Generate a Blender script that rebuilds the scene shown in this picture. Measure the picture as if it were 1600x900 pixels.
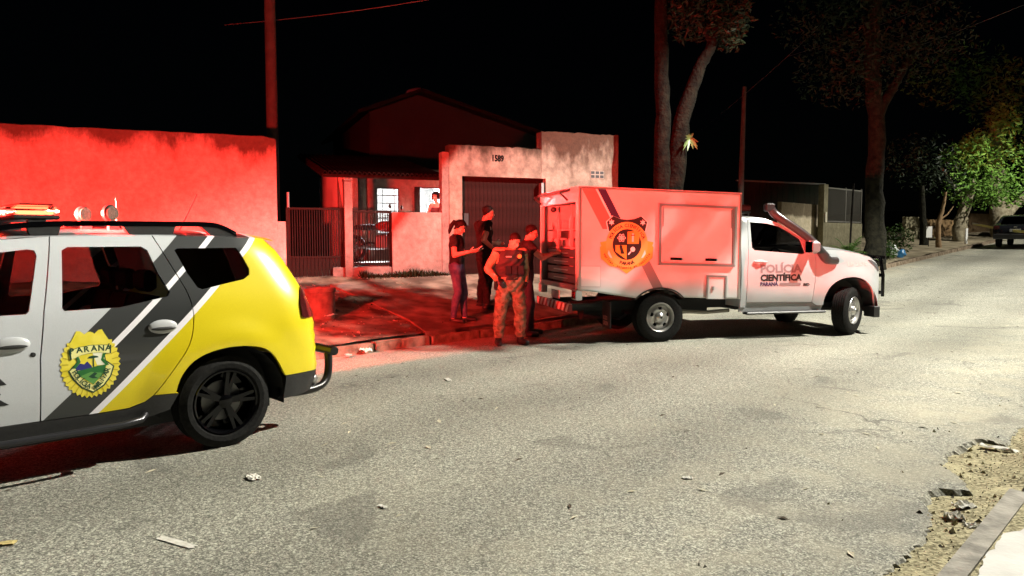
import bpy, bmesh, math, random
import numpy as np
from mathutils import Vector, Matrix, geometry
R = math.radians
rng = random.Random(7)
scene = bpy.context.scene
for o in list(bpy.data.objects): bpy.data.objects.remove(o, do_unlink=True)

# ------------------------------------------------------------------ camera, sky, moonlight, exposure
F_PX, HOR, CAM_H = 1155.0, 373.0, 1.56
PITCH = math.atan((450 - HOR) / F_PX)
cam_d = bpy.data.cameras.new('Camera'); cam = bpy.data.objects.new('Camera', cam_d)
scene.collection.objects.link(cam); scene.camera = cam
cam_d.sensor_width = 36; cam_d.lens = 36 * F_PX / 1600; cam_d.clip_end = 2000; cam_d.clip_start = .05
cam.location = (0, 0, CAM_H); cam.rotation_euler = (math.pi / 2 - PITCH, 0, 0)
world = bpy.data.worlds.new('World'); scene.world = world; world.use_nodes = True
wn = world.node_tree; bg = wn.nodes['Background']
sky = wn.nodes.new('ShaderNodeTexSky'); sky.sky_type = 'NISHITA'; sky.sun_disc = False
sky.sun_elevation = R(40); sky.sun_rotation = R(120)
wn.links.new(sky.outputs[0], bg.inputs[0]); bg.inputs[1].default_value = 0.00012
sun_d = bpy.data.lights.new('Moon', 'SUN'); sun_d.energy = .002; sun_d.angle = R(.5); sun_d.color = (1, .97, .9)
sun = bpy.data.objects.new('Moon', sun_d); scene.collection.objects.link(sun)
sun.rotation_euler = (R(50), 0, R(-60)); sun.location = (0, 0, 60)
vs = scene.view_settings; vs.view_transform = 'Standard'; vs.look = 'None'; vs.gamma = 1; vs.exposure = 0; vs.use_curve_mapping = False
LAMP_W = 14000; RED_W = 24000

# ------------------------------------------------------------------ helpers
COL = scene.collection
def link(o): COL.objects.link(o); return o
def tag(o, label=None, cat=None, group=None, kind=None):
    if label: o['label'] = label
    if cat: o['category'] = cat
    if group: o['group'] = group
    if kind: o['kind'] = kind
    return o
def thing(name, label, cat, loc=(0, 0, 0), rz=0, group=None, rot=None):
    o = link(bpy.data.objects.new(name, None)); o.location = loc; o.rotation_euler = rot or (0, 0, rz); o.empty_display_size = .2
    return tag(o, label, cat, group)
_c, _s = math.cos(PITCH), math.sin(PITCH)
def ray(px, py):
    a = (px - 800) / F_PX; b = (450 - py) / F_PX
    return Vector((a, _c + b * _s, -_s + b * _c))
def at(px, py, Y):                       # a point of the place seen at a photo position, at distance Y
    r = ray(px, py); return Vector((0, 0, CAM_H)) + r * (Y / r.y)
def onground(px, py, z=0):
    r = ray(px, py); return Vector((0, 0, CAM_H)) + r * ((z - CAM_H) / r.z)
def sm(a, b, x):
    t = min(max((x - a) / (b - a), 0), 1); return t * t * (3 - 2 * t)
US = Vector((.692, .722)); NS = Vector((-.722, .692))          # along the street, across it
def sn(x, y): return x * US.x + y * US.y, x * NS.x + y * NS.y
def fs(s, n): return US.x * s + NS.x * n, US.y * s + NS.y * n
FA = Vector((-1.04, 16.0)); FANG = R(22); FE = Vector((math.cos(FANG), math.sin(FANG))); FM = Vector((-FE.y, FE.x))   # the plots' front line
NK = 8.35
def road_z(s):
    d = s - 15
    return 0 if d < 0 else (.05 * d * d / 8 if d < 4 else .05 * (d - 2))
def gz(x, y):
    s, n = sn(x, y); z = road_z(s)
    if n <= NK: return z
    a = n - NK; d = -((x - FA.x) * FM.x + (y - FA.y) * FM.y)
    t = 1 if d <= 0 else a / (a + d)
    near = .14 + .64 * t; far = .14 + min(a, 8) * .03
    k = sm(11.5, 19, s); return z + near * (1 - k) + far * k

def mesh_obj(name, verts, faces, mats, parent=None, smooth=40, mi=None):
    me = bpy.data.meshes.new(name); me.from_pydata([tuple(v) for v in verts], [], faces)
    for m in (mats if isinstance(mats, (list, tuple)) else [mats]): me.materials.append(m)
    if mi: me.polygons.foreach_set('material_index', mi)
    if smooth:
        me.polygons.foreach_set('use_smooth', [True] * len(me.polygons)); me.set_sharp_from_angle(angle=R(smooth))
    me.update(); o = link(bpy.data.objects.new(name, me))
    if parent: o.parent = parent
    return o
class MB:
    def __init__(s): s.v = []; s.f = []; s.m = []; s.cur = 0
    def add(s, vs, fs):
        k = len(s.v); s.v += [Vector(v) for v in vs]; s.f += [tuple(i + k for i in f) for f in fs]; s.m += [s.cur] * len(fs); return s
    def hexa(s, p): return s.add(p, [(0, 3, 2, 1), (4, 5, 6, 7), (0, 1, 5, 4), (1, 2, 6, 5), (2, 3, 7, 6), (3, 0, 4, 7)])
    def box(s, x0, x1, y0, y1, z0, z1, M=None, bev=0):
        if bev:
            b = bev; vs = []; fs = []
            for z, i in ((z0, b), (z0 + b, 0), (z1 - b, 0), (z1, b)):
                vs += [(x0 + i + b * (not i) * 0, y0 + i, z), (x1 - i, y0 + i, z), (x1 - i, y1 - i, z), (x0 + i, y1 - i, z)]
            fs.append((3, 2, 1, 0)); fs.append((12, 13, 14, 15))
            for r in range(3):
                for k in range(4): fs.append((r * 4 + k, r * 4 + (k + 1) % 4, r * 4 + 4 + (k + 1) % 4, r * 4 + 4 + k))
            return s.add([M @ Vector(v) for v in vs] if M else vs, fs)
        p = [(x0, y0, z0), (x1, y0, z0), (x1, y1, z0), (x0, y1, z0), (x0, y0, z1), (x1, y0, z1), (x1, y1, z1), (x0, y1, z1)]
        return s.hexa([M @ Vector(q) for q in p] if M else p)
    def tube(s, pts, r, seg=8, cap=True):
        pts = [Vector(p) for p in pts]; n = len(pts); rr = r if isinstance(r, (list, tuple)) else [r] * n
        vs = []; fs = []; up = None
        for i, p in enumerate(pts):
            t = (pts[min(i + 1, n - 1)] - pts[max(i - 1, 0)]).normalized()
            if up is None: up = t.orthogonal().normalized()
            a = (up - t * up.dot(t)).normalized(); up = a; b = t.cross(a)
            for k in range(seg):
                w = 2 * math.pi * k / seg; vs.append(p + (a * math.cos(w) + b * math.sin(w)) * rr[i])
        for i in range(n - 1):
            for k in range(seg):
                k2 = (k + 1) % seg; fs.append((i * seg + k, i * seg + k2, (i + 1) * seg + k2, (i + 1) * seg + k))
        if cap: fs.append(tuple(range(seg - 1, -1, -1))); fs.append(tuple(range((n - 1) * seg, n * seg)))
        return s.add(vs, fs)
    def lathe(s, prof, c=(0, 0, 0), axis='y', seg=32, closed=False):
        vs = []; fs = []; n = len(prof); c = Vector(c)
        for r, h in prof:
            for k in range(seg):
                w = 2 * math.pi * k / seg; a, b = r * math.cos(w), r * math.sin(w)
                vs.append(c + (Vector((a, h, b)) if axis == 'y' else Vector((h, a, b)) if axis == 'x' else Vector((a, b, h))))
        for i in range(n if closed else n - 1):
            for k in range(seg):
                k2 = (k + 1) % seg; j = (i + 1) % n; fs.append((i * seg + k, i * seg + k2, j * seg + k2, j * seg + k))
        return s.add(vs, fs)
    def prism(s, poly, a, b, ax='y'):     # polygon of (x,z) pushed from y=a to y=b (or (y,z) along x, or (x,y) along z)
        mk = {'y': lambda p, t: (p[0], t, p[1]), 'x': lambda p, t: (t, p[0], p[1]), 'z': lambda p, t: (p[0], p[1], t)}[ax]
        n = len(poly); vs = [mk(p, a) for p in poly] + [mk(p, b) for p in poly]
        return s.add(vs, [tuple(range(n)), tuple(range(2 * n - 1, n - 1, -1))] + [(i, n + i, n + (i + 1) % n, (i + 1) % n) for i in range(n)])
    def ell(s, c, r, M=None, seg=12, rings=8):
        vs = []; fs = []; c = Vector(c)
        for i in range(rings + 1):
            t = math.pi * i / rings
            for k in range(seg):
                w = 2 * math.pi * k / seg
                p = Vector((r[0] * math.sin(t) * math.cos(w), r[1] * math.sin(t) * math.sin(w), r[2] * math.cos(t)))
                vs.append(c + (M @ p if M else p))
        for i in range(rings):
            for k in range(seg): fs.append((i * seg + k, (i + 1) * seg + k, (i + 1) * seg + (k + 1) % seg, i * seg + (k + 1) % seg))
        return s.add(vs, fs)
    def build(s, name, mats, parent=None, smooth=40, fix=True):
        o = mesh_obj(name, s.v, s.f, mats, None, 0, s.m if isinstance(mats, (list, tuple)) else None)
        me = o.data; bm = bmesh.new(); bm.from_mesh(me)
        bmesh.ops.remove_doubles(bm, verts=bm.verts, dist=1e-5)
        if fix: bmesh.ops.recalc_face_normals(bm, faces=bm.faces)
        bm.to_mesh(me); bm.free()
        if smooth: me.polygons.foreach_set('use_smooth', [True] * len(me.polygons)); me.set_sharp_from_angle(angle=R(smooth))
        me.update()
        if parent: o.parent = parent
        return o
def copy_tree(o, parent=None):
    c = link(o.copy()); c.parent = parent
    for ch in list(o.children): copy_tree(ch, c)
    return c

# ---- flat polygons -> triangulated sheets that follow a surface
def dens(poly, step, closed=True):
    out = []; n = len(poly)
    for i in range(n if closed else n - 1):
        a = Vector(poly[i]); b = Vector(poly[(i + 1) % n]); k = max(1, int((b - a).length / step + .5))
        out += [a + (b - a) * (j / k) for j in range(k)]
    if not closed: out.append(Vector(poly[-1]))
    return out
def rnd(poly, r, k=4):
    out = []; n = len(poly)
    for i in range(n):
        p = Vector(poly[i]); a = Vector(poly[i - 1]) - p; b = Vector(poly[(i + 1) % n]) - p
        d = min(r, a.length * .45, b.length * .45); A = p + a.normalized() * d; B = p + b.normalized() * d
        for j in range(k + 1):
            t = j / k; out.append(A * (1 - t) ** 2 + p * (2 * t * (1 - t)) + B * t * t)
    return out
def spl(pts, k=4):
    P = [Vector(p) for p in pts]; out = []
    for i in range(len(P) - 1):
        a, b, c, d = P[max(i - 1, 0)], P[i], P[i + 1], P[min(i + 2, len(P) - 1)]
        for j in range(k):
            t = j / k; out.append(.5 * ((2 * b) + (c - a) * t + (2 * a - 5 * b + 4 * c - d) * t * t + (3 * b - a - 3 * c + d) * t ** 3))
    out.append(P[-1]); return out
def inside(p, poly):
    x, y = p[0], p[1]; r = False; n = len(poly); j = n - 1
    for i in range(n):
        xi, yi = poly[i][0], poly[i][1]; xj, yj = poly[j][0], poly[j][1]
        if (yi > y) != (yj > y) and x < (xj - xi) * (y - yi) / (yj - yi) + xi: r = not r
        j = i
    return r
def trireg(outline, holes=(), step=.06):
    loops = [dens(outline, step)] + [dens(h, step) for h in holes]
    pts = []; ed = []
    for lp in loops:
        k = len(pts); n = len(lp); pts += lp; ed += [(k + i, k + (i + 1) % n) for i in range(n)]
    bd = np.array([(p.x, p.y) for p in pts])
    x0, y0 = bd.min(0); x1, y1 = bd.max(0)
    nx = int((x1 - x0) / step); ny = int((y1 - y0) / step)
    if nx * ny < 6000:
        for i in range(1, nx + 1):
            for j in range(1, ny + 1):
                q = (x0 + (i + .5 * (j % 2)) * step, y0 + j * step)
                if np.min(np.hypot(bd[:, 0] - q[0], bd[:, 1] - q[1])) > step * .55 and inside(q, loops[0]) and not any(inside(q, h) for h in loops[1:]):
                    pts.append(Vector(q))
    v, e, f, *_ = geometry.delaunay_2d_cdt(pts, ed, [], 0, 1e-6)
    ff = []
    for t in f:
        c = sum((v[i] for i in t), Vector((0, 0))) / len(t)
        if inside(c, loops[0]) and not any(inside(c, h) for h in loops[1:]): ff.append(tuple(t))
    return v, ff
def sheet(name, outline, holes, fn, mat, parent, step=.06, flange=None, flip=False, smooth=35):
    """fn(u, v) -> Vector; flange = offset vector pushed from every border edge"""
    v, f = trireg(outline, holes, step); V3 = [fn(p.x, p.y) for p in v]; f = [tuple(reversed(t)) if flip else t for t in f]
    if flange:
        ec = {}
        for t in f:
            for i in range(len(t)): a, b = t[i], t[(i + 1) % len(t)]; ec[(a, b)] = 1
        k = len(V3); mp = {}; fl = Vector(flange)
        for (a, b) in list(ec):
            if (b, a) not in ec:
                for q in (a, b):
                    if q not in mp: mp[q] = len(V3); V3.append(V3[q] + fl)
                f.append((b, a, mp[a], mp[b]))
    return mesh_obj(name, V3, f, mat, parent, smooth)
_txt = {}
def text_shapes(s, size, bold=.0, spacing=1.0, align='LEFT'):
    """triangles of a line of lettering: list of (verts2d, faces)"""
    c = bpy.data.curves.new('txt', 'FONT'); c.body = s; c.size = size; c.offset = bold * size; c.space_character = spacing; c.align_x = align; c.resolution_u = 2
    o = bpy.data.objects.new('txt', c); link(o); dg = bpy.context.evaluated_depsgraph_get(); dg.update()
    me = o.evaluated_get(dg).to_mesh(); vs = [(p.co.x, p.co.y) for p in me.vertices]; fs = [tuple(p.vertices) for p in me.polygons]
    bpy.data.objects.remove(o); bpy.data.curves.remove(c); return vs, fs
class Decal:
    """flat print laid on a surface: coloured shapes in one thin mesh"""
    def __init__(s, fn, flip=False): s.fn = fn; s.v = []; s.f = []; s.m = []; s.mats = []; s.flip = flip
    def _m(s, mat):
        if mat not in s.mats: s.mats.append(mat)
        return s.mats.index(mat)
    def raw(s, vs, fs, mat, e):
        k = len(s.v); s.v += [s.fn(a, b, e) for a, b in vs]; s.f += [tuple(i + k for i in (reversed(f) if s.flip else f)) for f in fs]; s.m += [s._m(mat)] * len(fs)
    def poly(s, pts, mat, e, step=.05, holes=()):
        v, f = trireg(pts, holes, step); s.raw([(p.x, p.y) for p in v], f, mat, e)
    def circ(s, c, r, mat, e, n=32, r2=None, a0=0, a1=360):
        pts = [(c[0] + r * math.cos(R(a0 + (a1 - a0) * i / n)), c[1] + r * math.sin(R(a0 + (a1 - a0) * i / n))) for i in range(n + (a1 - a0 != 360))]
        if r2:
            q = [(c[0] + r2 * math.cos(R(a0 + (a1 - a0) * i / n)), c[1] + r2 * math.sin(R(a0 + (a1 - a0) * i / n))) for i in range(n + (a1 - a0 != 360))]
            m = len(pts); k = m if a1 - a0 == 360 else m - 1
            s.raw(pts + q, [(i, (i + 1) % m, m + (i + 1) % m, m + i) for i in range(k)], mat, e)
        else: s.raw(pts, [tuple(range(len(pts)))], mat, e)
    def line(s, a, b, w, mat, e):
        a = Vector(a); b = Vector(b); d = (b - a).normalized(); o = Vector((-d.y, d.x)) * w / 2
        s.raw([a - o, b - o, b + o, a + o], [(0, 1, 2, 3)], mat, e)
    def text(s, t, pos, size, mat, e, bold=.02, width=None, align='LEFT', rot=0, sy=1):
        vs, fs = text_shapes(t, size, bold)
        x0 = min(v[0] for v in vs); x1 = max(v[0] for v in vs); k = width / (x1 - x0) if width else 1
        sh = {'LEFT': x0, 'CENTER': (x0 + x1) / 2}[align]; c, q = math.cos(rot), math.sin(rot)
        s.raw([(pos[0] + (x - sh) * k * c - y * sy * q, pos[1] + (x - sh) * k * q + y * sy * c) for x, y in vs], fs, mat, e)
    def arc(s, t, c, r, a0, a1, size, mat, e, bold=.02, inner=False):
        n = len(t)
        for i, ch in enumerate(t):
            if ch == ' ': continue
            a = a0 + (a1 - a0) * (i + .5) / n; p = (c[0] + r * math.cos(R(a)), c[1] + r * math.sin(R(a)))
            s.text(ch, p, size, mat, e, bold, None, 'CENTER', R(a + 90) if inner else R(a - 90))
    def build(s, name, parent=None): return mesh_obj(name, s.v, s.f, s.mats, parent, 0, s.m)

# ------------------------------------------------------------------ materials
MATS = {}
def mat(name, col, rough=.6, metal=0, col2=None, scale=8, lo=.35, hi=.65, detail=4, bump=0, bscale=None, spec=.5, emit=0, coat=0, third=None, coords='Object', bdist=.01):
    if name in MATS: return MATS[name]
    m = bpy.data.materials.new(name); m.use_nodes = True; nt = m.node_tree; p = nt.nodes['Principled BSDF']
    p.inputs['Base Color'].default_value = (*col, 1); p.inputs['Roughness'].default_value = rough; p.inputs['Metallic'].default_value = metal
    p.inputs['Specular IOR Level'].default_value = spec; p.inputs['Coat Weight'].default_value = coat; p.inputs['Coat Roughness'].default_value = .06
    L = nt.links.new; N = nt.nodes.new
    if col2 or bump or third:
        tc = N('ShaderNodeTexCoord'); src = tc.outputs[coords]
    if col2:
        n = N('ShaderNodeTexNoise'); n.inputs['Scale'].default_value = scale; n.inputs['Detail'].default_value = detail; L(src, n.inputs['Vector'])
        r = N('ShaderNodeValToRGB'); r.color_ramp.elements[0].position = lo; r.color_ramp.elements[1].position = hi
        r.color_ramp.elements[0].color = (*col, 1); r.color_ramp.elements[1].color = (*col2, 1); L(n.outputs['Fac'], r.inputs['Fac']); out = r.outputs['Color']
        if third:
            c3, sc3, l3, h3 = third; n3 = N('ShaderNodeTexNoise'); n3.inputs['Scale'].default_value = sc3; n3.inputs['Detail'].default_value = 5; L(src, n3.inputs['Vector'])
            mr = N('ShaderNodeMapRange'); mr.inputs['From Min'].default_value = l3; mr.inputs['From Max'].default_value = h3; L(n3.outputs['Fac'], mr.inputs['Value'])
            mx = N('ShaderNodeMixRGB'); mx.inputs['Color2'].default_value = (*c3, 1); L(mr.outputs[0], mx.inputs['Fac']); L(out, mx.inputs['Color1']); out = mx.outputs['Color']
        L(out, p.inputs['Base Color'])
    if bump:
        b = N('ShaderNodeTexNoise'); b.inputs['Scale'].default_value = bscale or scale; b.inputs['Detail'].default_value = 6; L(src, b.inputs['Vector'])
        bb = N('ShaderNodeBump'); bb.inputs['Strength'].default_value = bump; bb.inputs['Distance'].default_value = bdist; L(b.outputs['Fac'], bb.inputs['Height']); L(bb.outputs[0], p.inputs['Normal'])
    if emit:
        p.inputs['Emission Color'].default_value = (*col, 1); p.inputs['Emission Strength'].default_value = emit
    MATS[name] = m; return m
def glass(name, tint, refl=.5):
    m = bpy.data.materials.new(name); m.use_nodes = True; nt = m.node_tree; nt.nodes.clear(); N = nt.nodes.new
    o = N('ShaderNodeOutputMaterial'); t = N('ShaderNodeBsdfTransparent'); t.inputs[0].default_value = (*tint, 1); g = N('ShaderNodeBsdfGlossy'); g.inputs['Roughness'].default_value = .03
    fr = N('ShaderNodeFresnel'); fr.inputs[0].default_value = 1.45; mx = N('ShaderNodeMixShader')
    nt.links.new(fr.outputs[0], mx.inputs[0]); nt.links.new(t.outputs[0], mx.inputs[1]); nt.links.new(g.outputs[0], mx.inputs[2]); nt.links.new(mx.outputs[0], o.inputs[0]); return m
def asphalt():
    m = bpy.data.materials.new('asphalt'); m.use_nodes = True; nt = m.node_tree; p = nt.nodes['Principled BSDF']; N = nt.nodes.new; L = nt.links.new
    tc = N('ShaderNodeTexCoord'); src = tc.outputs['Object']
    def noise(sc, det=3, dist=0):
        n = N('ShaderNodeTexNoise'); n.inputs['Scale'].default_value = sc; n.inputs['Detail'].default_value = det; n.inputs['Distortion'].default_value = dist; L(src, n.inputs['Vector']); return n.outputs['Fac']
    def ramp(f, a, b, c0, c1):
        r = N('ShaderNodeValToRGB'); r.color_ramp.elements[0].position = a; r.color_ramp.elements[1].position = b; r.color_ramp.elements[0].color = (*c0, 1); r.color_ramp.elements[1].color = (*c1, 1); L(f, r.inputs[0]); return r.outputs[0]
    def mix(f, a, b, mode='MIX'):
        x = N('ShaderNodeMixRGB'); x.blend_type = mode; L(a, x.inputs[1]); L(b, x.inputs[2])
        if isinstance(f, float): x.inputs[0].default_value = f
        else: L(f, x.inputs[0])
        return x.outputs[0]
    g = noise(70, 4)
    vo = N('ShaderNodeTexVoronoi'); vo.inputs['Scale'].default_value = 125; vo.inputs['Randomness'].default_value = 1; L(src, vo.inputs['Vector'])
    sv = N('ShaderNodeSeparateColor'); L(vo.outputs['Color'], sv.inputs[0])
    grain = ramp(sv.outputs[0], .0, 1.0, (.10, .10, .085), (.50, .495, .42)); gr_n = [x for x in nt.nodes if x.type == 'VALTORGB'][-1].color_ramp; e_ = gr_n.elements.new(.55); e_.color = (.23, .228, .192, 1)
    fine = ramp(noise(34, 5), .36, .64, (.70, .70, .70), (1.25, 1.25, 1.22)); grain = mix(1.0, grain, fine, 'MULTIPLY')
    fleck = ramp(noise(150, 2), .66, .70, (0, 0, 0), (.8, .8, .8))
    light = N('ShaderNodeRGB'); light.outputs[0].default_value = (.45, .43, .37, 1)
    base = mix(fleck, grain, light.outputs[0])
    dust = N('ShaderNodeRGB'); dust.outputs[0].default_value = (.37, .345, .26, 1)
    def math_(op, a, b=None, c=None):
        m_ = N('ShaderNodeMath'); m_.operation = op
        for k_, v_ in enumerate((a, b, c)):
            if v_ is None: continue
            if isinstance(v_, (int, float)): m_.inputs[k_].default_value = v_
            else: L(v_, m_.inputs[k_])
        return m_.outputs[0]
    def rng_(f, a, b, lo=0, hi=1):
        m_ = N('ShaderNodeMapRange'); L(f, m_.inputs[0]); m_.inputs[1].default_value = a; m_.inputs[2].default_value = b; m_.inputs[3].default_value = lo; m_.inputs[4].default_value = hi; return m_.outputs[0]
    sep = N('ShaderNodeSeparateXYZ'); L(src, sep.inputs[0])
    nco = math_('ADD', math_('MULTIPLY', sep.outputs[0], -.722), math_('MULTIPLY', sep.outputs[1], .692))       # distance across the street
    n_soft = math_('ADD', nco, math_('MULTIPLY', noise(.8, 5), 1.6))
    dust_n = math_('MULTIPLY', rng_(n_soft, 4.6, 2.2), rng_(noise(2.6, 7, .4), .40, .66))
    dust_l = math_('MULTIPLY', rng_(n_soft, 7.9, 9.0), rng_(noise(2.2, 7, .4), .38, .62))
    dust_p = math_('MULTIPLY', rng_(noise(.45, 6, .5), .50, .70), .28)
    base = mix(math_('MINIMUM', math_('ADD', math_('ADD', math_('MULTIPLY', dust_n, .55), math_('MULTIPLY', dust_l, .8)), dust_p), .85), base, dust.outputs[0])
    wave = math_('SINE', math_('MULTIPLY', math_('ADD', nco, math_('MULTIPLY', noise(.2, 2), .6)), 3.4))
    tone = math_('ADD', rng_(wave, -1, 1, .86, 1.10), rng_(noise(.33, 6, .4), .3, .7, -.16, .16))
    tr_ = N('ShaderNodeCombineColor'); [L(tone, tr_.inputs[k_]) for k_ in range(3)]; base = mix(1.0, base, tr_.outputs[0], 'MULTIPLY')
    # darker tar patches and fine wandering cracks
    patch = math_('MULTIPLY', rng_(noise(.75, 3, 1.2), .62, .66), .38); tar = N('ShaderNodeRGB'); tar.outputs[0].default_value = (.075, .073, .066, 1); base = mix(patch, base, tar.outputs[0])
    mpv = N('ShaderNodeVectorMath'); mpv.operation = 'ADD'; nz = N('ShaderNodeTexNoise'); nz.inputs['Scale'].default_value = 2.2; nz.inputs['Detail'].default_value = 5; L(src, nz.inputs['Vector']); sc2 = N('ShaderNodeVectorMath'); sc2.operation = 'SCALE'; sc2.inputs['Scale'].default_value = .55; L(nz.outputs['Color'], sc2.inputs[0]); L(src, mpv.inputs[0]); L(sc2.outputs[0], mpv.inputs[1])
    vc = N('ShaderNodeTexVoronoi'); vc.feature = 'DISTANCE_TO_EDGE'; vc.inputs['Scale'].default_value = .62; L(mpv.outputs[0], vc.inputs['Vector'])
    crack = math_('MULTIPLY', rng_(vc.outputs['Distance'], .011, .003), rng_(noise(.5, 3), .52, .64)); dk = N('ShaderNodeRGB'); dk.outputs[0].default_value = (.03, .028, .024, 1); base = mix(math_('MULTIPLY', crack, .55), base, dk.outputs[0])
    L(base, p.inputs['Base Color']); p.inputs['Roughness'].default_value = .78; p.inputs['Specular IOR Level'].default_value = .3
    b = N('ShaderNodeBump'); b.inputs['Strength'].default_value = .45; b.inputs['Distance'].default_value = .01; L(g, b.inputs['Height']); L(b.outputs[0], p.inputs['Normal']); return m
def plaster(name, c0, c1, stain, top_z=None, drip=1.0, sc=1.5):
    """rendered wall with mould running down from its coping"""
    m = bpy.data.materials.new(name); m.use_nodes = True; nt = m.node_tree; p = nt.nodes['Principled BSDF']; N = nt.nodes.new; L = nt.links.new
    tc = N('ShaderNodeTexCoord'); src = tc.outputs['Object']
    n = N('ShaderNodeTexNoise'); n.inputs['Scale'].default_value = sc; n.inputs['Detail'].default_value = 8; L(src, n.inputs[0])
    r = N('ShaderNodeValToRGB'); r.color_ramp.elements[0].position = .32; r.color_ramp.elements[1].position = .68; r.color_ramp.elements[0].color = (*c0, 1); r.color_ramp.elements[1].color = (*c1, 1); L(n.outputs[0], r.inputs[0]); out = r.outputs[0]
    if top_z is not None:
        mp = N('ShaderNodeMapping'); mp.inputs['Scale'].default_value = (.8, .8, .30); L(src, mp.inputs[0])
        d = N('ShaderNodeTexNoise'); d.inputs['Scale'].default_value = 1.6; d.inputs['Detail'].default_value = 9; d.inputs['Roughness'].default_value = .7; L(mp.outputs[0], d.inputs[0])
        sx = N('ShaderNodeSeparateXYZ'); L(src, sx.inputs[0])
        mr = N('ShaderNodeMapRange'); mr.inputs['From Min'].default_value = top_z - 1.1 * drip; mr.inputs['From Max'].default_value = top_z; mr.inputs['To Min'].default_value = -.3; mr.inputs['To Max'].default_value = .29; L(sx.outputs['Z'], mr.inputs[0])
        ad = N('ShaderNodeMath'); ad.operation = 'ADD'; L(d.outputs[0], ad.inputs[0]); L(mr.outputs[0], ad.inputs[1])
        rr = N('ShaderNodeMapRange'); rr.inputs['From Min'].default_value = .52; rr.inputs['From Max'].default_value = .74; L(ad.outputs[0], rr.inputs[0])
        mx = N('ShaderNodeMixRGB'); mx.inputs[2].default_value = (*stain, 1); L(rr.outputs[0], mx.inputs[0]); L(out, mx.inputs[1]); out = mx.outputs[0]
    m3 = N('ShaderNodeTexNoise'); m3.inputs['Scale'].default_value = 9; m3.inputs['Detail'].default_value = 8; m3.inputs['Roughness'].default_value = .7; L(src, m3.inputs[0])
    q3 = N('ShaderNodeMapRange'); q3.inputs[1].default_value = .3; q3.inputs[2].default_value = .7; q3.inputs[3].default_value = .68; q3.inputs[4].default_value = 1.22; L(m3.outputs[0], q3.inputs[0])
    x3 = N('ShaderNodeMixRGB'); x3.blend_type = 'MULTIPLY'; x3.inputs[0].default_value = 1; L(out, x3.inputs[1]); L(q3.outputs[0], x3.inputs[2]); out = x3.outputs[0]
    L(out, p.inputs['Base Color']); p.inputs['Roughness'].default_value = .9; p.inputs['Specular IOR Level'].default_value = .15
    bn = N('ShaderNodeTexNoise'); bn.inputs['Scale'].default_value = 28; bn.inputs['Detail'].default_value = 6; L(src, bn.inputs[0])
    b = N('ShaderNodeBump'); b.inputs['Strength'].default_value = .45; b.inputs['Distance'].default_value = .012; L(bn.outputs[0], b.inputs['Height']); L(b.outputs[0], p.inputs['Normal']); return m
M_ASPH = asphalt()
M_DIRT = mat('gutter sand', (.13, .115, .07), .95, col2=(.40, .36, .23), scale=46, lo=.38, hi=.62, bump=.8, bscale=38, spec=.1, bdist=.02, third=((.42, .38, .24), 5, .5, .75))
M_SIDE = mat('trodden earth and concrete', (.07, .042, .03), .95, col2=(.36, .25, .18), scale=2.6, lo=.36, hi=.66, detail=9, bump=.6, bscale=22, spec=.1, bdist=.03, third=((.07, .05, .035), .9, .5, .72))
M_CONC = mat('concrete', (.30, .29, .265), .88, col2=(.46, .45, .42), scale=5, detail=9, bump=.35, bscale=30, spec=.2)
M_KERB = mat('kerb concrete', (.17, .16, .14), .9, col2=(.33, .31, .27), scale=9, detail=8, bump=.6, bscale=36, spec=.2)
M_SLAB = mat('pale slab', (.46, .45, .43), .85, col2=(.60, .59, .56), scale=4, detail=8, bump=.25, bscale=40, spec=.2)
M_RUB = mat('tyre rubber', (.008, .008, .008), .75, col2=(.016, .016, .015), scale=40, bump=.2, bscale=90, spec=.1)
M_BLK = mat('black plastic', (.014, .014, .015), .45, col2=(.02, .02, .02), scale=60, bump=.1, bscale=200)
M_GLOSSBLK = mat('gloss black', (.002, .002, .0025), .12, coat=.15, spec=.25)
M_CHROME = mat('steel', (.55, .55, .55), .3, 1)
M_SILVER = mat('silver wheel paint', (.5, .5, .49), .32, .75, col2=(.42, .41, .40), scale=9)
M_WHITE = mat('white paint', (.47, .485, .50), .28, col2=(.44, .45, .465), scale=3, coat=.5, spec=.5)
M_WHITEP = mat('white panel', (.46, .46, .455), .35, col2=(.56, .56, .55), scale=1.8, detail=8, coat=.2, lo=.25, hi=.6)
M_GRAYM = mat('grey metal', (.22, .22, .22), .45, .6)
M_PRINTBLK = mat('black print', (.012, .012, .014), .5)
M_PRINTW = mat('white print', (.78, .78, .76), .5)
M_GLASS = glass('tinted glass', (.38, .38, .38))
M_GLASSD = glass('dark glass', (.16, .16, .17))
M_GLASSB = glass('privacy glass', (.03, .03, .032))
M_INT = mat('interior trim', (.02, .02, .021), .8)
M_REDL = mat('red lens', (.30, .012, .01), .15, coat=.5)
M_LEDR = mat('red led', (1, .09, .035), .4, emit=12)
M_AMB = mat('amber led', (1, .25, .12), .4, emit=2)
M_CLEAR = glass('clear lens', (.97, .9, .9))

# ------------------------------------------------------------------ ground
def grid_sheet(name, s0, s1, n0, n1, ds, dn, zf, m, kind='structure'):
    S = np.arange(s0, s1 + ds / 2, ds); Nn = np.linspace(n0, n1, max(2, int((n1 - n0) / dn) + 1)); vs = []; fsx = []
    for s in S:
        for n in Nn:
            x, y = fs(s, n); vs.append((x, y, zf(x, y, s, n)))
    k = len(Nn)
    for i in range(len(S) - 1):
        for j in range(k - 1): fsx.append((i * k + j, (i + 1) * k + j, (i + 1) * k + j + 1, i * k + j + 1))
    return tag(mesh_obj(name, vs, fsx, m, None, 60), kind=kind)
def back_z(x, y, s, n): return road_z(max(s, 0)) - .35 - .0 * n
grid_sheet('ground', -400, 600, -400, 500, 20, 20, lambda x, y, s, n: min(road_z(s), 8) - .9, M_SIDE)
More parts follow.
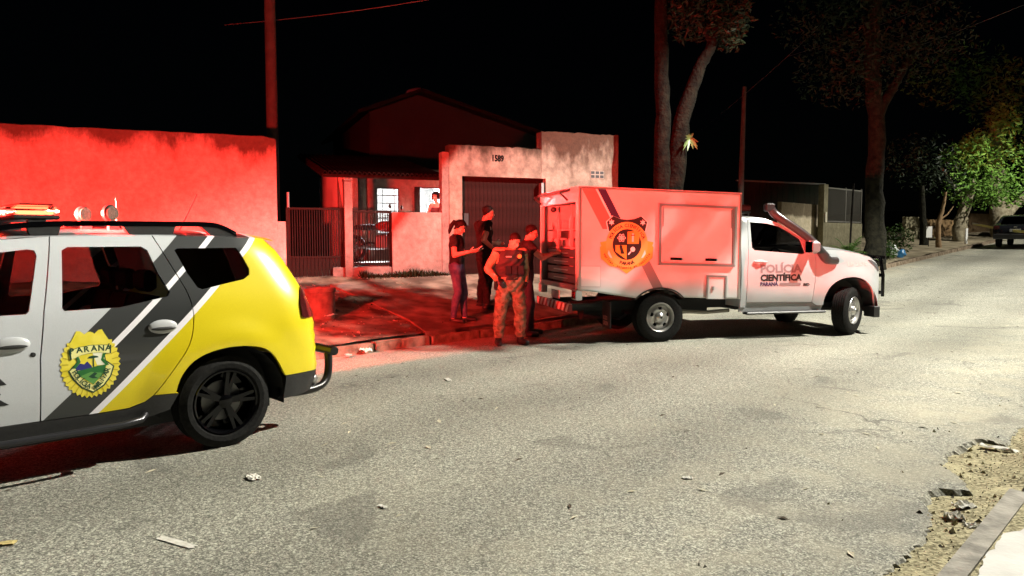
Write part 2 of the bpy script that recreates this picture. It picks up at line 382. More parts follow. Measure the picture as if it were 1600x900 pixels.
# broken right-hand edge of the asphalt, then sand, kerb and slab
edge_px = [(1378, 900), (1398, 877), (1414, 866), (1430, 854), (1445, 836), (1457, 816), (1448, 800), (1438, 790), (1440, 776), (1450, 768), (1466, 762), (1490, 765), (1512, 766), (1498, 748), (1484, 736), (1468, 727), (1476, 712), (1488, 704), (1506, 694), (1526, 686), (1542, 686), (1556, 692), (1570, 695), (1580, 682), (1590, 670), (1602, 662), (1625, 655)]
edge = [Vector(sn(*onground(*p).xy)) for p in edge_px]
e2 = dens([(p.x, p.y) for p in edge], .028, False)
rr = random.Random(3); edge = [Vector((p.x + rr.uniform(-.011, .011), p.y + rr.uniform(-.016, .016))) for p in e2]
s_a, s_b = edge[0].x, edge[-1].x
tail = []; s = s_b; nn = edge[-1].y
while s < 14: s += .12; nn += rr.uniform(-.05, .05) + (1.35 - nn) * .12; tail.append(Vector((s, nn)))
head = []; s = s_a; nn = edge[0].y
while s > -4: s -= .12; nn += rr.uniform(-.05, .05) + (1.45 - nn) * .1; head.append(Vector((s, nn)))
bl = list(reversed(head)) + edge + tail
RS0, RS1 = bl[0].x, bl[-1].x
out = [Vector((RS0, NK + .02))] + bl + [Vector((RS1, NK + .02))]
v, f = trireg(out, (), .22)
vv = [Vector((*fs(p.x, p.y), road_z(p.x))) for p in v]; ff = [tuple(t) for t in f]
bs = {(round(p.x, 4), round(p.y, 4)) for p in dens(bl, .22, False)}
ec = {}
for t in ff:
    for i in range(3): ec[(t[i], t[(i + 1) % 3])] = 1
mp = {}
for (a, b) in list(ec):
    if (b, a) not in ec and max(v[a].y, v[b].y) < 4:
        for q in (a, b):
            if q not in mp: mp[q] = len(vv); j_ = rr.uniform(.035, .10); vv.append(vv[q] + Vector((j_ * .7, -j_ * .7, -.055)))
        ff.append((b, a, mp[a], mp[b]))
road = mesh_obj('road', vv, ff, M_ASPH, None, 30); tag(road, kind='structure')
grid_sheet('road', RS1, 130, 1.35, NK + .02, 1.2, .8, lambda x, y, s, n: road_z(s), M_ASPH)
grid_sheet('road', -60, RS0, 1.35, NK + .02, 1.2, .8, lambda x, y, s, n: 0, M_ASPH)
KERB_N = sn(*onground(1505, 850, .07).xy)[1]
def dirt_z(x, y, s, n):
    k = math.sin(s * 5.1 + n * 3) * .008 + math.sin(s * 13.7 - n * 9) * .006 + math.sin(s * 2.1 + n * 11) * .006
    return road_z(s) - .026 + k + .05 * sm(KERB_N + .4, KERB_N, n) * .6 + .115 * sm(5.3, 6.4, s) * sm(KERB_N + .25, KERB_N - .1, n)
grid_sheet('gutter_ground', -4, 14, KERB_N - .02, 4.4, .08, .06, dirt_z, M_DIRT)
# right kerb and slab (camera side)
kb = MB(); prev = None; rr = random.Random(5)
s = -6
while s < 5.2:
    L_ = min(1.9, 5.2 - s); s2 = s + L_ - .012
    x = [Vector((*fs(a, b), 0)) for a, b in ((s, KERB_N - .105), (s, KERB_N), (s2, KERB_N), (s2, KERB_N - .105))]
    top = [p + Vector((0, 0, .075 + rr.uniform(-.006, .006))) for p in x]; ctr = sum(top, Vector()) / 4
    kb.hexa([p + Vector((0, 0, -.25)) for p in reversed(x)] + [t + (ctr - t) * .03 for t in reversed(top)]); s += L_
tag(kb.build('kerb', M_KERB, None, 20), kind='structure')
sl_out = [Vector((-8, KERB_N - .19)), Vector((-8, KERB_N - 3.2)), Vector((4.75, KERB_N - 3.2)), Vector((4.75, KERB_N - .32))]
rag = []; s = 4.7; wz = 0
while s > -7.9: rag.append(Vector((s, KERB_N - .112 - abs(wz) - rr.random() * .008 - .12 * sm(4.3, 4.7, s)))); s -= .035; wz = wz * .93 + rr.uniform(-.011, .011)
v, f = trireg(list(reversed(rag)) + [Vector((4.75, KERB_N - .4)), Vector((4.75, KERB_N - 3.2)), Vector((-8, KERB_N - 3.2))], (), .4)
tag(mesh_obj('pavement_slab', [Vector((*fs(p.x, p.y), .085)) for p in v], [tuple(t) for t in f], M_SLAB, None, 30), kind='structure')
grid_sheet('right_pavement', -60, 130, -30, KERB_N - .1, 1.0, 1.0, lambda x, y, s, n: road_z(s) + .062, M_DIRT)
# left kerb, earth pavement, driveway slab
kb = MB(); s = -30; rr = random.Random(8)
while s < 110:
    L_ = 1.0; h = .13
    x = [Vector((*fs(a, b), road_z(a))) for a, b in ((s, NK), (s, NK + .13), (s + L_ - .015, NK + .13), (s + L_ - .015, NK))]
    off = rr.uniform(-.012, .012); top = [p + Vector((NS.x * off, NS.y * off, h + rr.uniform(-.012, .008))) for p in x]; ctr = sum(top, Vector()) / 4
    kb.hexa([p + Vector((0, 0, -.3)) for p in reversed(x)] + [t + (ctr - t) * .04 for t in reversed(top)]); s += L_
tag(kb.build('kerb', mat('earthy kerb', (.13, .10, .07), .95, col2=(.28, .22, .16), scale=7, detail=9, bump=.9, bscale=20, bdist=.03, spec=.1), None, 20), kind='structure')
def lot_z(x, y, s, n): return gz(x, y) + .018 * math.sin(x * 2.3 + y * 1.1) * math.sin(y * 1.9 - x) + .008 * math.sin(x * 9 + y * 7) + .012
M_SIDE2 = mat('dusty pavement', (.15, .125, .085), .95, col2=(.34, .29, .20), scale=2.2, detail=9, bump=.6, bscale=16, spec=.1, bdist=.03, third=((.07, .06, .035), 1.1, .52, .72))
grid_sheet('left_pavement', -30, 19, NK + .10, NK + 14, .25, .25, lot_z, M_SIDE)
grid_sheet('left_pavement', 19, 36, NK + .10, NK + 14, .25, .25, lot_z, M_SIDE2)
grid_sheet('left_pavement', 36, 130, NK + .10, NK + 30, 2, 2, lot_z, M_SIDE2)
grid_sheet('left_pavement', -60, 36, NK + 14, NK + 60, 2, 2, lot_z, M_SIDE)
dpx = [(516, 468, .40), (640, 506, .22), (665, 520, .17)]
dv = [onground(a, b, z) for a, b, z in dpx] + [Vector((*fs(11.2, NK + .2), 0)), Vector((*(FA + FE * 4.6 - FM * .1), 0)), Vector((*(FA - FE * .2 - FM * .1), 0)), Vector((*(FA - FE * 2.2 - FM * .5), 0))]
v, f = trireg([p.xy for p in dv], (), .3)
dr = [Vector((p.x, p.y, gz(p.x, p.y) + .03)) for p in v]; ff = [tuple(t) for t in f]; ec = {}
for t in ff:
    for i in range(3): ec[(t[i], t[(i + 1) % 3])] = 1
mp = {}
for (a, b) in list(ec):
    if (b, a) not in ec:
        for q in (a, b):
            if q not in mp: mp[q] = len(dr); dr.append(dr[q] - Vector((0, 0, .12)))
        ff.append((b, a, mp[a], mp[b]))
tag(mesh_obj('driveway', dr, ff, mat('driveway concrete', (.09, .058, .042), .92, col2=(.34, .25, .19), scale=2.0, detail=9, bump=.5, bscale=20, spec=.15, third=((.09, .065, .05), 1.2, .5, .7)), None, 30), kind='structure')

# ------------------------------------------------------------------ street lamps (the light of the street)
def street_lamp(loc, aim, label, lit=True):
    t = thing('street_lamp', label, 'street lamp', loc, 0, 'street lamps along the right-hand kerb')
    d = (Vector(aim) - Vector(loc)); d.z = 0; d.normalize()
    MB().tube([(0, 0, -.3), (0, 0, 3), (0, 0, 10.6)], [.16, .14, .10], 12).build('pole', M_CONC, t)
    e = d * 1.3; MB().tube([(0, 0, 9.7), (d.x * .3, d.y * .3, 10.0), (e.x * .8, e.y * .8, 10.2), (e.x, e.y, 10.22)], .03, 8).build('arm', M_GRAYM, t)
    b = MB(); q = Matrix.Translation((d.x * 1.5, d.y * 1.5, 10.22)) @ Matrix.Rotation(math.atan2(d.y, d.x), 4, 'Z'); b.box(-.28, .28, -.12, .12, -.05, .06, q, .03); b.build('lamp_head', M_GRAYM, t)
    q2 = Matrix.Translation((d.x * 1.5, d.y * 1.5, 10.155)) @ Matrix.Rotation(math.atan2(d.y, d.x), 4, 'Z')
    MB().box(-.2, .2, -.09, .09, -.01, .008, q2).build('lens', mat('lamp lens', (1, .95, .84), .4, emit=30), t)
    if lit:
        l = bpy.data.lights.new('lamp_light', 'SPOT'); l.energy = LAMP_W * lit; l.color = (1, .96, .84); l.spot_size = R(132); l.spot_blend = .2; l.shadow_soft_size = .06
        l.use_nodes = True; nt = l.node_tree; em = [x for x in nt.nodes if x.type == 'EMISSION'][0]; ge = nt.nodes.new('ShaderNodeNewGeometry'); sp_ = nt.nodes.new('ShaderNodeSeparateXYZ'); nt.links.new(ge.outputs['Incoming'], sp_.inputs[0])   # street optics throw more light sideways than straight down
        ab = nt.nodes.new('ShaderNodeMath'); ab.operation = 'ABSOLUTE'; nt.links.new(sp_.outputs[2], ab.inputs[0]); mx_ = nt.nodes.new('ShaderNodeMath'); mx_.operation = 'MAXIMUM'; mx_.inputs[1].default_value = .42; nt.links.new(ab.outputs[0], mx_.inputs[0]); pw = nt.nodes.new('ShaderNodeMath'); pw.operation = 'POWER'; pw.inputs[1].default_value = -1.5; nt.links.new(mx_.outputs[0], pw.inputs[0]); nt.links.new(pw.outputs[0], em.inputs['Strength'])
        lo = link(bpy.data.objects.new('lamp_light', l)); lo.parent = t; lo.location = (d.x * 1.5, d.y * 1.5, 10.12)
    return t
LB = Vector((11.28, 8.7, .06))
street_lamp(LB, (11.28 - .722, 8.7 + .692, 0), 'tall street lamp on the right-hand kerb nearest the white truck', 1)
for k, lb, lit in ((-34, 'tall street lamp behind the photographer down the street', 1), (24, 'tall street lamp up the street opposite the dark parked car', .5)):
    p = Vector((LB.x + US.x * k, LB.y + US.y * k)); street_lamp((p.x, p.y, road_z(sn(p.x, p.y)[0]) + .06), (p.x - 1, p.y + 1, 0), lb, lit)

# ------------------------------------------------------------------ the plots' front line
def fac(px, py, q=0):
    r = ray(px, py); o = FA + FM * q; t = (FM.x * o.x + FM.y * o.y) / (FM.x * r.x + FM.y * r.y)
    p = Vector((0, 0, CAM_H)) + r * t; d = Vector((p.x - FA.x, p.y - FA.y)); return d.x * FE.x + d.y * FE.y, p.z
def fp(px, q=0): return fac(px, 373, q)[0]
def fz(px, py, q=0): return fac(px, py, q)[1]
def fthing(name, label, cat, group=None): return thing(name, label, cat, (FA.x, FA.y, 0), FANG, group)
M_WALL = plaster('wall render', (.30, .27, .24), (.42, .385, .35), (.07, .055, .045), 3.55, .9)
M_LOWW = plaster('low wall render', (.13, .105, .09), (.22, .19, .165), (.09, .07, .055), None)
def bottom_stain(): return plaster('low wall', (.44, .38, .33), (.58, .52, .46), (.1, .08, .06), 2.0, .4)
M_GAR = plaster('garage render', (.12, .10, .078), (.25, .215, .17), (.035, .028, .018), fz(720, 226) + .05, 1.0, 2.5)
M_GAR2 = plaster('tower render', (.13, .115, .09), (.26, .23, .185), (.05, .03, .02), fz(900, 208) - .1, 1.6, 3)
M_RUST = mat('dark painted iron', (.010, .008, .007), .6, .1, col2=(.014, .010, .008), spec=.08, scale=20, bump=.3, bscale=60)
M_DOOR = mat('brown garage sheet', (.012, .005, .004), .8, 0, spec=.04, col2=(.02, .008, .007), scale=6, detail=8)
# left boundary wall
t = fthing('boundary_wall', 'tall rendered boundary wall lit red behind the yellow and white police car', 'wall')
pR = fp(434); pL = pR - 14
b = MB(); zt = fz(434, 213); zl = zt + .02
n = 60; top = []
rr = random.Random(2)
for i in range(n + 1):
    p = pL + (pR - pL) * i / n; top.append((p, fz(434, 214.5) + rr.uniform(-.012, .012) + (-.05 if i == n else 0)))
poly = [(pL, -.3)] + top + [(pR, -.3)]
b.prism([(pR, -.3), (pL, -.3)] + top, 0, .16); b.build('wall_face', M_WALL, t, 20)
p2 = fp(447); MB().box(pR + .003, p2, .01, .18, -.2, fz(440, 346), bev=.01).build('gate_pier', M_WALL, t)
b = MB(); b.tube([(fp(452), .1, .4), (fp(452), .1, fz(452, 300))], .025, 8); b.build('meter_pipe', M_GRAYM, t)
# sliding bar gate
def bar_gate(name, label, pa, pb, za, zb, sheet_z, nb, slat):
    t = fthing(name, label, 'gate'); fr = MB()
    for z in (za, sheet_z, zb): fr.box(pa, pb, .05, .09, z - .02, z + .02)
    for p in (pa, pb): fr.box(p - .025, p + .025, .045, .095, za - .021, zb + .021)
    fr.build('frame', M_RUST, t, 0)
    w = (pb - pa) / (nb + 1); bm_ = MB(); bm_.box(-.009, .009, .06, .08, sheet_z + .02, zb + .0, None); proto = bm_.build('bar', M_RUST, t, 0); proto.location.x = pa + w
    for i in range(1, nb): c = link(proto.copy()); c.location.x = pa + w * (i + 1); c.parent = t
    if slat:
        ns = int((pb - pa) / .07); ws = (pb - pa) / ns; sb = MB(); sb.hexa([(.004, .062, za + .02), (ws - .004, .062, za + .02), (ws - .012, .074, za + .02), (.012, .074, za + .02), (.004, .062, sheet_z - .02), (ws - .004, .062, sheet_z - .02), (ws - .012, .074, sheet_z - .02), (.012, .074, sheet_z - .02)])
        pr = sb.build('slat', M_RUST, t, 0); pr.location.x = pa
        for i in range(1, ns): c = link(pr.copy()); c.location.x = pa + ws * i; c.parent = t
    return t
g0 = fz(480, 440); bar_gate('driveway_gate', 'wide dark iron bar gate beside the tall red-lit wall', fp(450), fp(538), .76, fz(490, 326), fz(490, 402), 22, True)
bar_gate('garden_gate', 'narrow dark iron gate between the gate post and the low wall', fp(552), fp(611), .95, fz(580, 331), fz(580, 412), 14, False)
t = fthing('gate_post', 'red-lit rendered post between the two iron gates', 'post'); MB().box(fp(539), fp(551), -.02, .2, .4, fz(545, 283), bev=.015).build('shaft', M_LOWW, t); MB().box(fp(538), fp(552), -.04, .22, fz(545, 283), fz(545, 279), bev=.01).build('cap', M_LOWW, t)
t = fthing('garden_step', 'low rendered sill running under the narrow gate', 'sill'); MB().box(fp(520), fp(612), .02, .28, .45, fz(580, 417), bev=.02).build('sill_block', M_LOWW, t)
t = fthing('low_wall', 'low rendered garden wall left of the garage', 'wall')
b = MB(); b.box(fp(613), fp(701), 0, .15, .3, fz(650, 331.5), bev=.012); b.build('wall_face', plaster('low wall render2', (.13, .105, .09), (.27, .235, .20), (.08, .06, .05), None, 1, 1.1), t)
base_z = gz(FA.x - FE.x * 1.0, FA.y - FE.y * 1.0)
# dark moss band at its foot
# garage front
t = fthing('garage', 'rendered garage front with brown metal door and house number', 'garage')
pa, pd0, pd1, pst, pe = fp(702), fp(722), fp(852), fp(845), fp(964)
zl, zr, zd = fz(705, 226), fz(846, 205), fz(725, 275)
rr = random.Random(11)
def ragged(p0, p1, z, n=24): return [(p0 + (p1 - p0) * i / n, z + rr.uniform(-.014, .014)) for i in range(n + 1)]
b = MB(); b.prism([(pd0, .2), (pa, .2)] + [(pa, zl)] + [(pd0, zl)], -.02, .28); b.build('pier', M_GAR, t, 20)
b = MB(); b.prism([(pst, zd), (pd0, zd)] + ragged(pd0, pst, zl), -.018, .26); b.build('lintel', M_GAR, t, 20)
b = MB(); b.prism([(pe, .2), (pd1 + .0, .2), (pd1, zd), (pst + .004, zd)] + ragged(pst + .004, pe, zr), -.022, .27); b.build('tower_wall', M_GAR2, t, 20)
b = MB(); b.box(pe - .16, pe - .002, .272, 3, .2, zr - .01); b.build('return_wall', M_GAR2, t, 0)
b = MB(); b.box(pa - .16, pa - .004, -.01, .2, .3, zd + .5, bev=.02); b.build('rain_strip', M_LOWW, t)
nd = 22; w = (pd1 - pd0) / nd; pr = MB(); pr.hexa([(.003, .13, .6), (w - .003, .13, .6), (w - .018, .15, .6), (.018, .15, .6), (.003, .13, zd - .004), (w - .003, .13, zd - .004), (w - .018, .15, zd - .004), (.018, .15, zd - .004)])
dr_ = MB().box(pd0 + .002, pd1 - .002, .16, .19, .58, zd - .002).build('door', M_DOOR, t, 0)
p0_ = pr.build('door_rib', M_DOOR, dr_, 0); p0_.location.x = pd0
for i in range(1, nd): c = link(p0_.copy()); c.location.x = pd0 + w * i; c.parent = dr_
MB().box(fp(727), fp(734), .08, .128, fz(730, 352), fz(730, 333)).build('letter_slot', M_BLK, dr_, 0)
# vent with openings
v0, v1, vz0, vz1 = fp(921), fp(942), fz(930, 279), fz(930, 267)
vm = MB().box(v0, v1, -.03, -.0225, vz0, vz1).build('vent', mat('vent grey', (.2, .18, .15), .8), t, 0)
for i in range(3):
    for j in range(2):
        x0 = v0 + (v1 - v0) * (i + .12) / 3; x1 = v0 + (v1 - v0) * (i + .88) / 3; z0 = vz0 + (vz1 - vz0) * (j + .15) / 2; z1 = vz0 + (vz1 - vz0) * (j + .85) / 2
        MB().box(x0, x1, -.034, -.0305, z0, z1).build('vent_hole', M_PRINTBLK, vm, 0)
d = Decal(lambda x, z, e: Vector((x, -.018 - e, z))); d.text('1589', (fp(769), fz(778, 252)), .145, mat('number iron', (.008, .007, .006), .7, spec=.05), .004, .06, width=fp(787) - fp(769), sy=1.25); d.build('house_number', t)
MB().box(pd1 - .12, pd1 - .06, -.05, .1, zd - .35, zd - .1).build('lamp_bracket', M_GRAYM, t, 0)

# house behind: veranda, lit windows, tiled roof
HQ = 3.2
h = fthing('house', 'low house behind the iron gates with lit windows and a tiled veranda roof', 'house')
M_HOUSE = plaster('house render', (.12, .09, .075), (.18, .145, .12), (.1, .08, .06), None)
M_TILE = mat('clay tile', (.008, .006, .005), .9, spec=.05, col2=(.016, .011, .009), scale=5, bump=.3, bscale=30)
wa = [(fp(588, HQ), fp(624, HQ), fz(600, 366, HQ), fz(600, 293, HQ)), (fp(648, HQ), fp(690, HQ), fz(660, 334, HQ), fz(660, 292.5, HQ))]
hx0, hx1 = fp(530, HQ), fp(735, HQ); hz1 = fz(600, 262, HQ)
for ow in wa: pass
holes = [[(a, z0), (b_, z0), (b_, z1), (a, z1)] for a, b_, z0, z1 in wa]
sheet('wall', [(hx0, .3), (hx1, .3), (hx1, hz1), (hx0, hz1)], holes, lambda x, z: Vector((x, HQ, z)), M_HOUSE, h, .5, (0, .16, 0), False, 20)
M_ROOM = mat('room white', (.86, .88, .88), .8)
rm = MB(); rm.box(hx0 + .02, hx1 - .02, HQ + .17, HQ + 3.6, .9, hz1 - .02); room_o = rm.build('room', M_ROOM, h, 0)
me = room_o.data; bm = bmesh.new(); bm.from_mesh(me); bm.normal_update()
bmesh.ops.delete(bm, geom=[f for f in bm.faces if f.calc_center_median().y < HQ + .2], context='FACES'); bm.to_mesh(me); bm.free()
rl = bpy.data.lights.new('room_light', 'POINT'); rl.energy = 9000; rl.color = (.93, .97, 1); rl.shadow_soft_size = .12
ro = link(bpy.data.objects.new('room_light', rl)); ro.parent = h; ro.location = (fp(636, HQ + 1.6), HQ + 1.5, hz1 - .35)
M_IRON = mat('window iron', (.03, .025, .025), .6)
for wi, (a, b_, z0, z1) in enumerate(wa):
    fr = MB(); e = .035
    for x in (a + .018, b_ - .018): fr.box(x - .017, x + .017, HQ - .02, HQ + .05, z0 + .001, z1 - .001)
    for z in (z0 + .018, z1 - .018): fr.box(a + .036, b_ - .036, HQ - .02, HQ + .05, z - .017, z + .017)
    wf = fr.build('window', M_IRON, h, 0)
    if wi == 0:
        gb = MB()
        for k in range(1, 6):
            z = z0 + (z1 - z0) * k / 6; g = MB().box(a + .036, b_ - .036, HQ + .0, HQ + .02, z - .012, z + .012).build('glazing_bar', M_IRON, wf, 0)
        for fr_ in (.3, .8): x = a + (b_ - a) * fr_; MB().box(x - .01, x + .01, HQ + .021, HQ + .035, z0 + .036, z1 - .036).build('glazing_bar', M_IRON, wf, 0)
        sg = MB(); zz = z0 + (z1 - z0) * .36; sg.tube([(a - .3, HQ - .12, zz), (b_ + .2, HQ - .12, zz)], .014, 6); sg.build('rail', M_IRON, h)
    else:
        MB().box(a + .002, a + .12, HQ - .1, HQ + .03, z0, z1).build('shutter', M_RUST, wf, 0)
fl = MB().box(hx0, hx1, .7, HQ - .003, .5, 1.02); fl.build('veranda_floor', M_CONC, h, 0)
# columns and hanging curtains of the veranda
for x0, x1, q in ((562, 568, 2.3), (575, 586, 2.6)):
    MB().box(fp(x0, q), fp(x1, q), q, q + .14, 1.025, hz1 - .02, bev=.01).build('column', M_HOUSE, h)
cu = MB(); cw = []
pA, pB = fp(529, 1.3), fp(551, 1.3)
for i in range(25):
    t_ = i / 24; x = pA + (pB - pA) * t_; cw.append((x, 1.3 + .05 * math.sin(t_ * 24)))
zc0, zc1 = fz(540, 325, 1.3), fz(540, 276, 1.3)
cu.add([(x + (.10 * (1 - i / 24)), y, zc0) for i, (x, y) in enumerate(cw)] + [(x, y, zc1) for x, y in cw], [(i, i + 1, 26 + i, 25 + i) for i in range(24)]); cu.build('curtain', mat('curtain cloth', (.5, .42, .38), .9), h, 60)
# roof: battens of tiles over the veranda, each eave tile its own piece
ez = fz(600, 272, .5); ridge_q, ridge_z = 5.2, fz(600, 246, 5.2)
rf = MB(); xs0, xs1 = fp(505, .5), fp(700, .5) - .05; nt_ = 26; tw = (xs1 - xs0) / nt_
rf.hexa([(xs0, .5, ez - .10), (xs1, .5, ez - .10), (xs1, ridge_q, ridge_z - .10), (xs0, ridge_q, ridge_z - .10), (xs0, .5, ez - .03), (xs1, .5, ez - .03), (xs1, ridge_q, ridge_z - .03), (xs0, ridge_q, ridge_z - .03)])
roof = rf.build('roof', M_TILE, h, 0)
prot = None; sl = (ridge_z - ez) / (ridge_q - .5)
for i in range(nt_):
    if prot is None:
        tb = MB(); L_ = .9; ar = [(-tw * .5 + tw * k / 6, .06 * math.sin(math.pi * k / 6)) for k in range(7)]
        tb.add([(x, 0, z) for x, z in ar] + [(x, L_, z + sl * L_) for x, z in ar] + [(x * .85, 0, z - .018) for x, z in ar] + [(x * .85, L_, z - .018 + sl * L_) for x, z in ar], [(k, k + 1, 8 + k, 7 + k) for k in range(6)] + [(14 + k, 21 + k, 22 + k, 15 + k) for k in range(6)] + [(k, 14 + k, 15 + k, k + 1) for k in range(6)])
        prot = tb.build('tile', M_TILE, roof, 60); o = prot
    else: o = link(prot.copy()); o.parent = roof
    for r_ in range(5):
        if r_: o2 = link(prot.copy()); o2.parent = roof
        else: o2 = o
        o2.location = (xs0 + tw * (i + .5), .42 + r_ * .88, ez - .028 + r_ * .88 * sl + (r_ % 2) * .004)
# taller neighbour roof behind, almost lost in the dark
h2 = fthing('neighbour_house', 'dark gabled house rising behind the garage, barely visible', 'house')
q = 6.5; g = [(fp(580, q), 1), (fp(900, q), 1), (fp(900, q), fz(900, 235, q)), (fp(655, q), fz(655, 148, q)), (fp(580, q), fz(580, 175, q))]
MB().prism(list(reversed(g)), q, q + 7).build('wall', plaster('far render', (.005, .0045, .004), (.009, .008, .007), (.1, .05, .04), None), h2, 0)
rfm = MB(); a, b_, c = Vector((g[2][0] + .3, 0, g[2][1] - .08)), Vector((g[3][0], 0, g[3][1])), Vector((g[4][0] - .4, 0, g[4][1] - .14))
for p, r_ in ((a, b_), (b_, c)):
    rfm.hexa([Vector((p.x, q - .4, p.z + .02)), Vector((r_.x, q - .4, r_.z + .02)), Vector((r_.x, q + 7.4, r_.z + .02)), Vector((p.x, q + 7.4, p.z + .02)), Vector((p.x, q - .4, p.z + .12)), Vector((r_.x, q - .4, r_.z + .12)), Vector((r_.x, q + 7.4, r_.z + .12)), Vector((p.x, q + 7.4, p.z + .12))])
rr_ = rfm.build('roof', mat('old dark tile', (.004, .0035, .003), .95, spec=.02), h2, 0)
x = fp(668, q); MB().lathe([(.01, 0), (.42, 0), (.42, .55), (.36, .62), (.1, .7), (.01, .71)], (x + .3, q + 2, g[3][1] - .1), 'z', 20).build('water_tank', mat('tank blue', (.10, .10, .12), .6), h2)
# utility pole behind the wall
pp = at(424, 120, 17.4)
t = thing('utility_pole', 'thick round pole rising red behind the end of the tall wall', 'pole', (pp.x, pp.y, gz(pp.x, pp.y) - .1)); MB().tube([(0, 0, -.4), (0, 0, 5), (0, 0, 10.5)], [.14, .125, .11], 14).build('shaft', mat('pole concrete', (.03, .026, .024), .9, col2=(.05, .045, .04), scale=6), t)
MB().box(-.9, .9, -.05, .05, 9.4, 9.52).build('crossarm', M_RUST, t, 0)

# concrete ring on the pavement, water tap pipe
p = onground(499, 489, .42)
t = thing('planter_ring', 'short round concrete planter ring on the pavement behind the police car', 'planter', (p.x, p.y, gz(p.x, p.y) - .02))
MB().lathe([(.02, .0), (.225, 0), (.235, .05), (.235, .42), (.25, .43), (.25, .49), (.205, .49), (.2, .2), (.02, .19)], (0, 0, 0), 'z', 28).build('ring', mat('stained concrete', (.08, .055, .045), .9, col2=(.17, .13, .105), scale=7, detail=8, bump=.5, bscale=24), t)
MB().lathe([(.01, .33), (.198, .31)], (0, 0, 0), 'z', 20).build('soil', mat('soil', (.03, .022, .015), 1), t)

# motorcycle parked behind the narrow gate
mo = fthing('motorcycle', 'motorcycle parked in the dark behind the narrow gate', 'motorcycle'); mx = fp(592, 1.6); mo.location = (FA.x + FE.x * mx + FM.x * 1.6, FA.y + FE.y * mx + FM.y * 1.6, 1.02); mo.rotation_euler.z = FANG + R(-35)
def ring(r, rt, c, seg=24, ts=8): return [((r + rt * math.cos(2 * math.pi * k / ts)), rt * math.sin(2 * math.pi * k / ts)) for k in range(ts)], c
for x in (-.62, .62):
    w_ = MB(); w_.lathe([(.27 + .045 * math.cos(2 * math.pi * k / 10), .045 * math.sin(2 * math.pi * k / 10)) for k in range(10)], (x, 0, .315), 'y', 28, True); wh = w_.build('wheel', M_RUB, mo)
    sp = MB(); sp.lathe([(.01, -.05), (.05, -.05), (.05, .05), (.01, .05)], (x, 0, .315), 'y', 12)
    for k in range(6): an = k * math.pi / 3; sp.tube([(x, 0, .315), (x + .25 * math.cos(an), 0, .315 + .25 * math.sin(an))], .012, 5)
    sp.build('rim', M_GRAYM, wh)
fm = MB(); fm.tube([(-.62, .06, .315), (-.2, .06, .45), (.1, .05, .4), (.45, 0, .95)], .02, 6); fm.tube([(-.62, -.06, .315), (-.2, -.06, .45), (.1, -.05, .4), (.45, 0, .95)], .02, 6); fm.build('frame', M_RUST, mo)
fk = MB(); fk.tube([(.62, .08, .315), (.44, .08, .98)], .022, 6); fk.tube([(.62, -.08, .315), (.44, -.08, .98)], .022, 6); fk.build('fork', M_CHROME, mo)
MB().ell((.18, 0, .82), (.27, .14, .13)).build('tank', mat('tank red', (.22, .03, .03), .25, coat=.6), mo)
MB().ell((-.3, 0, .80), (.38, .13, .07)).build('seat', M_INT, mo)
MB().box(-.05, .25, -.12, .12, .3, .62, bev=.04).build('engine', M_GRAYM, mo)
hb = MB(); hb.tube([(.36, -.36, 1.06), (.42, -.2, 1.05), (.44, 0, 1.0), (.42, .2, 1.05), (.36, .36, 1.06)], .014, 6); hb.build('handlebar', M_BLK, mo)
for y in (-.3, .3):
    m_ = MB(); m_.tube([(.4, y, 1.05), (.42, y * 1.1, 1.22)], .007, 5); m_.ell((.42, y * 1.15, 1.26), (.02, .075, .05)); m_.build('mirror', M_BLK, mo)
MB().ell((.52, 0, .98), (.09, .09, .09)).build('headlamp', M_CHROME, mo)
MB().tube([(-.7, -.13, .38), (-.1, -.13, .33), (.2, -.1, .32)], [.04, .035, .02], 8).build('exhaust', M_CHROME, mo)

# ------------------------------------------------------------------ police car (local x runs to the tail, near side is -y)
def itp(x, X, Y): return float(np.interp(x, X, Y))
S_Z = [.0, .20, .40, .55, .75, .95, 1.08, 1.20, 1.50, 1.60]; S_W = [.84, .85, .875, .895, .90, .89, .872, .835, .72, .65]
S_EZ = [.3, .49, .68, .9, 1.05, 1.178, 1.364, 1.46, 1.534, 1.6]; S_EU = [.78, .835, .83, .81, .77, .725, .635, .575, .52, .46]
def sw(u, z):
    b = itp(z, S_Z, S_W)
    # soften the profile's corners
    b = (b + itp(z - .04, S_Z, S_W) + itp(z + .04, S_Z, S_W)) / 3
    ue = itp(z, S_EZ, S_EU); t = min(max((u - (ue - .34)) / .34, 0), 1); b -= .20 * (1 - math.sqrt(max(0, 1 - t * t)))
    for uc in (0, -2.67):
        r = math.hypot(u - uc, z - .345)
        if z < 1: b += .028 * sm(.66, .46, r)
    tf = min(max((-2.75 - u) / .75, 0), 1); b -= .28 * (1 - math.sqrt(max(0, 1 - tf * tf)))
    b += .02 * math.exp(-((u - .25) / .35) ** 2 - ((z - .86) / .16) ** 2)
    return b
def sf(sg, e=0): return lambda u, z: Vector((u, sg * (sw(u, z) + e), z))
SANG = R(44); SP0 = at(355, 633, 5.45)
suv = thing('police_car', 'white, grey and yellow police car with glowing red light bar', 'car', (SP0.x - math.sin(SANG) * .88, SP0.y + math.cos(SANG) * .88, 0), SANG)
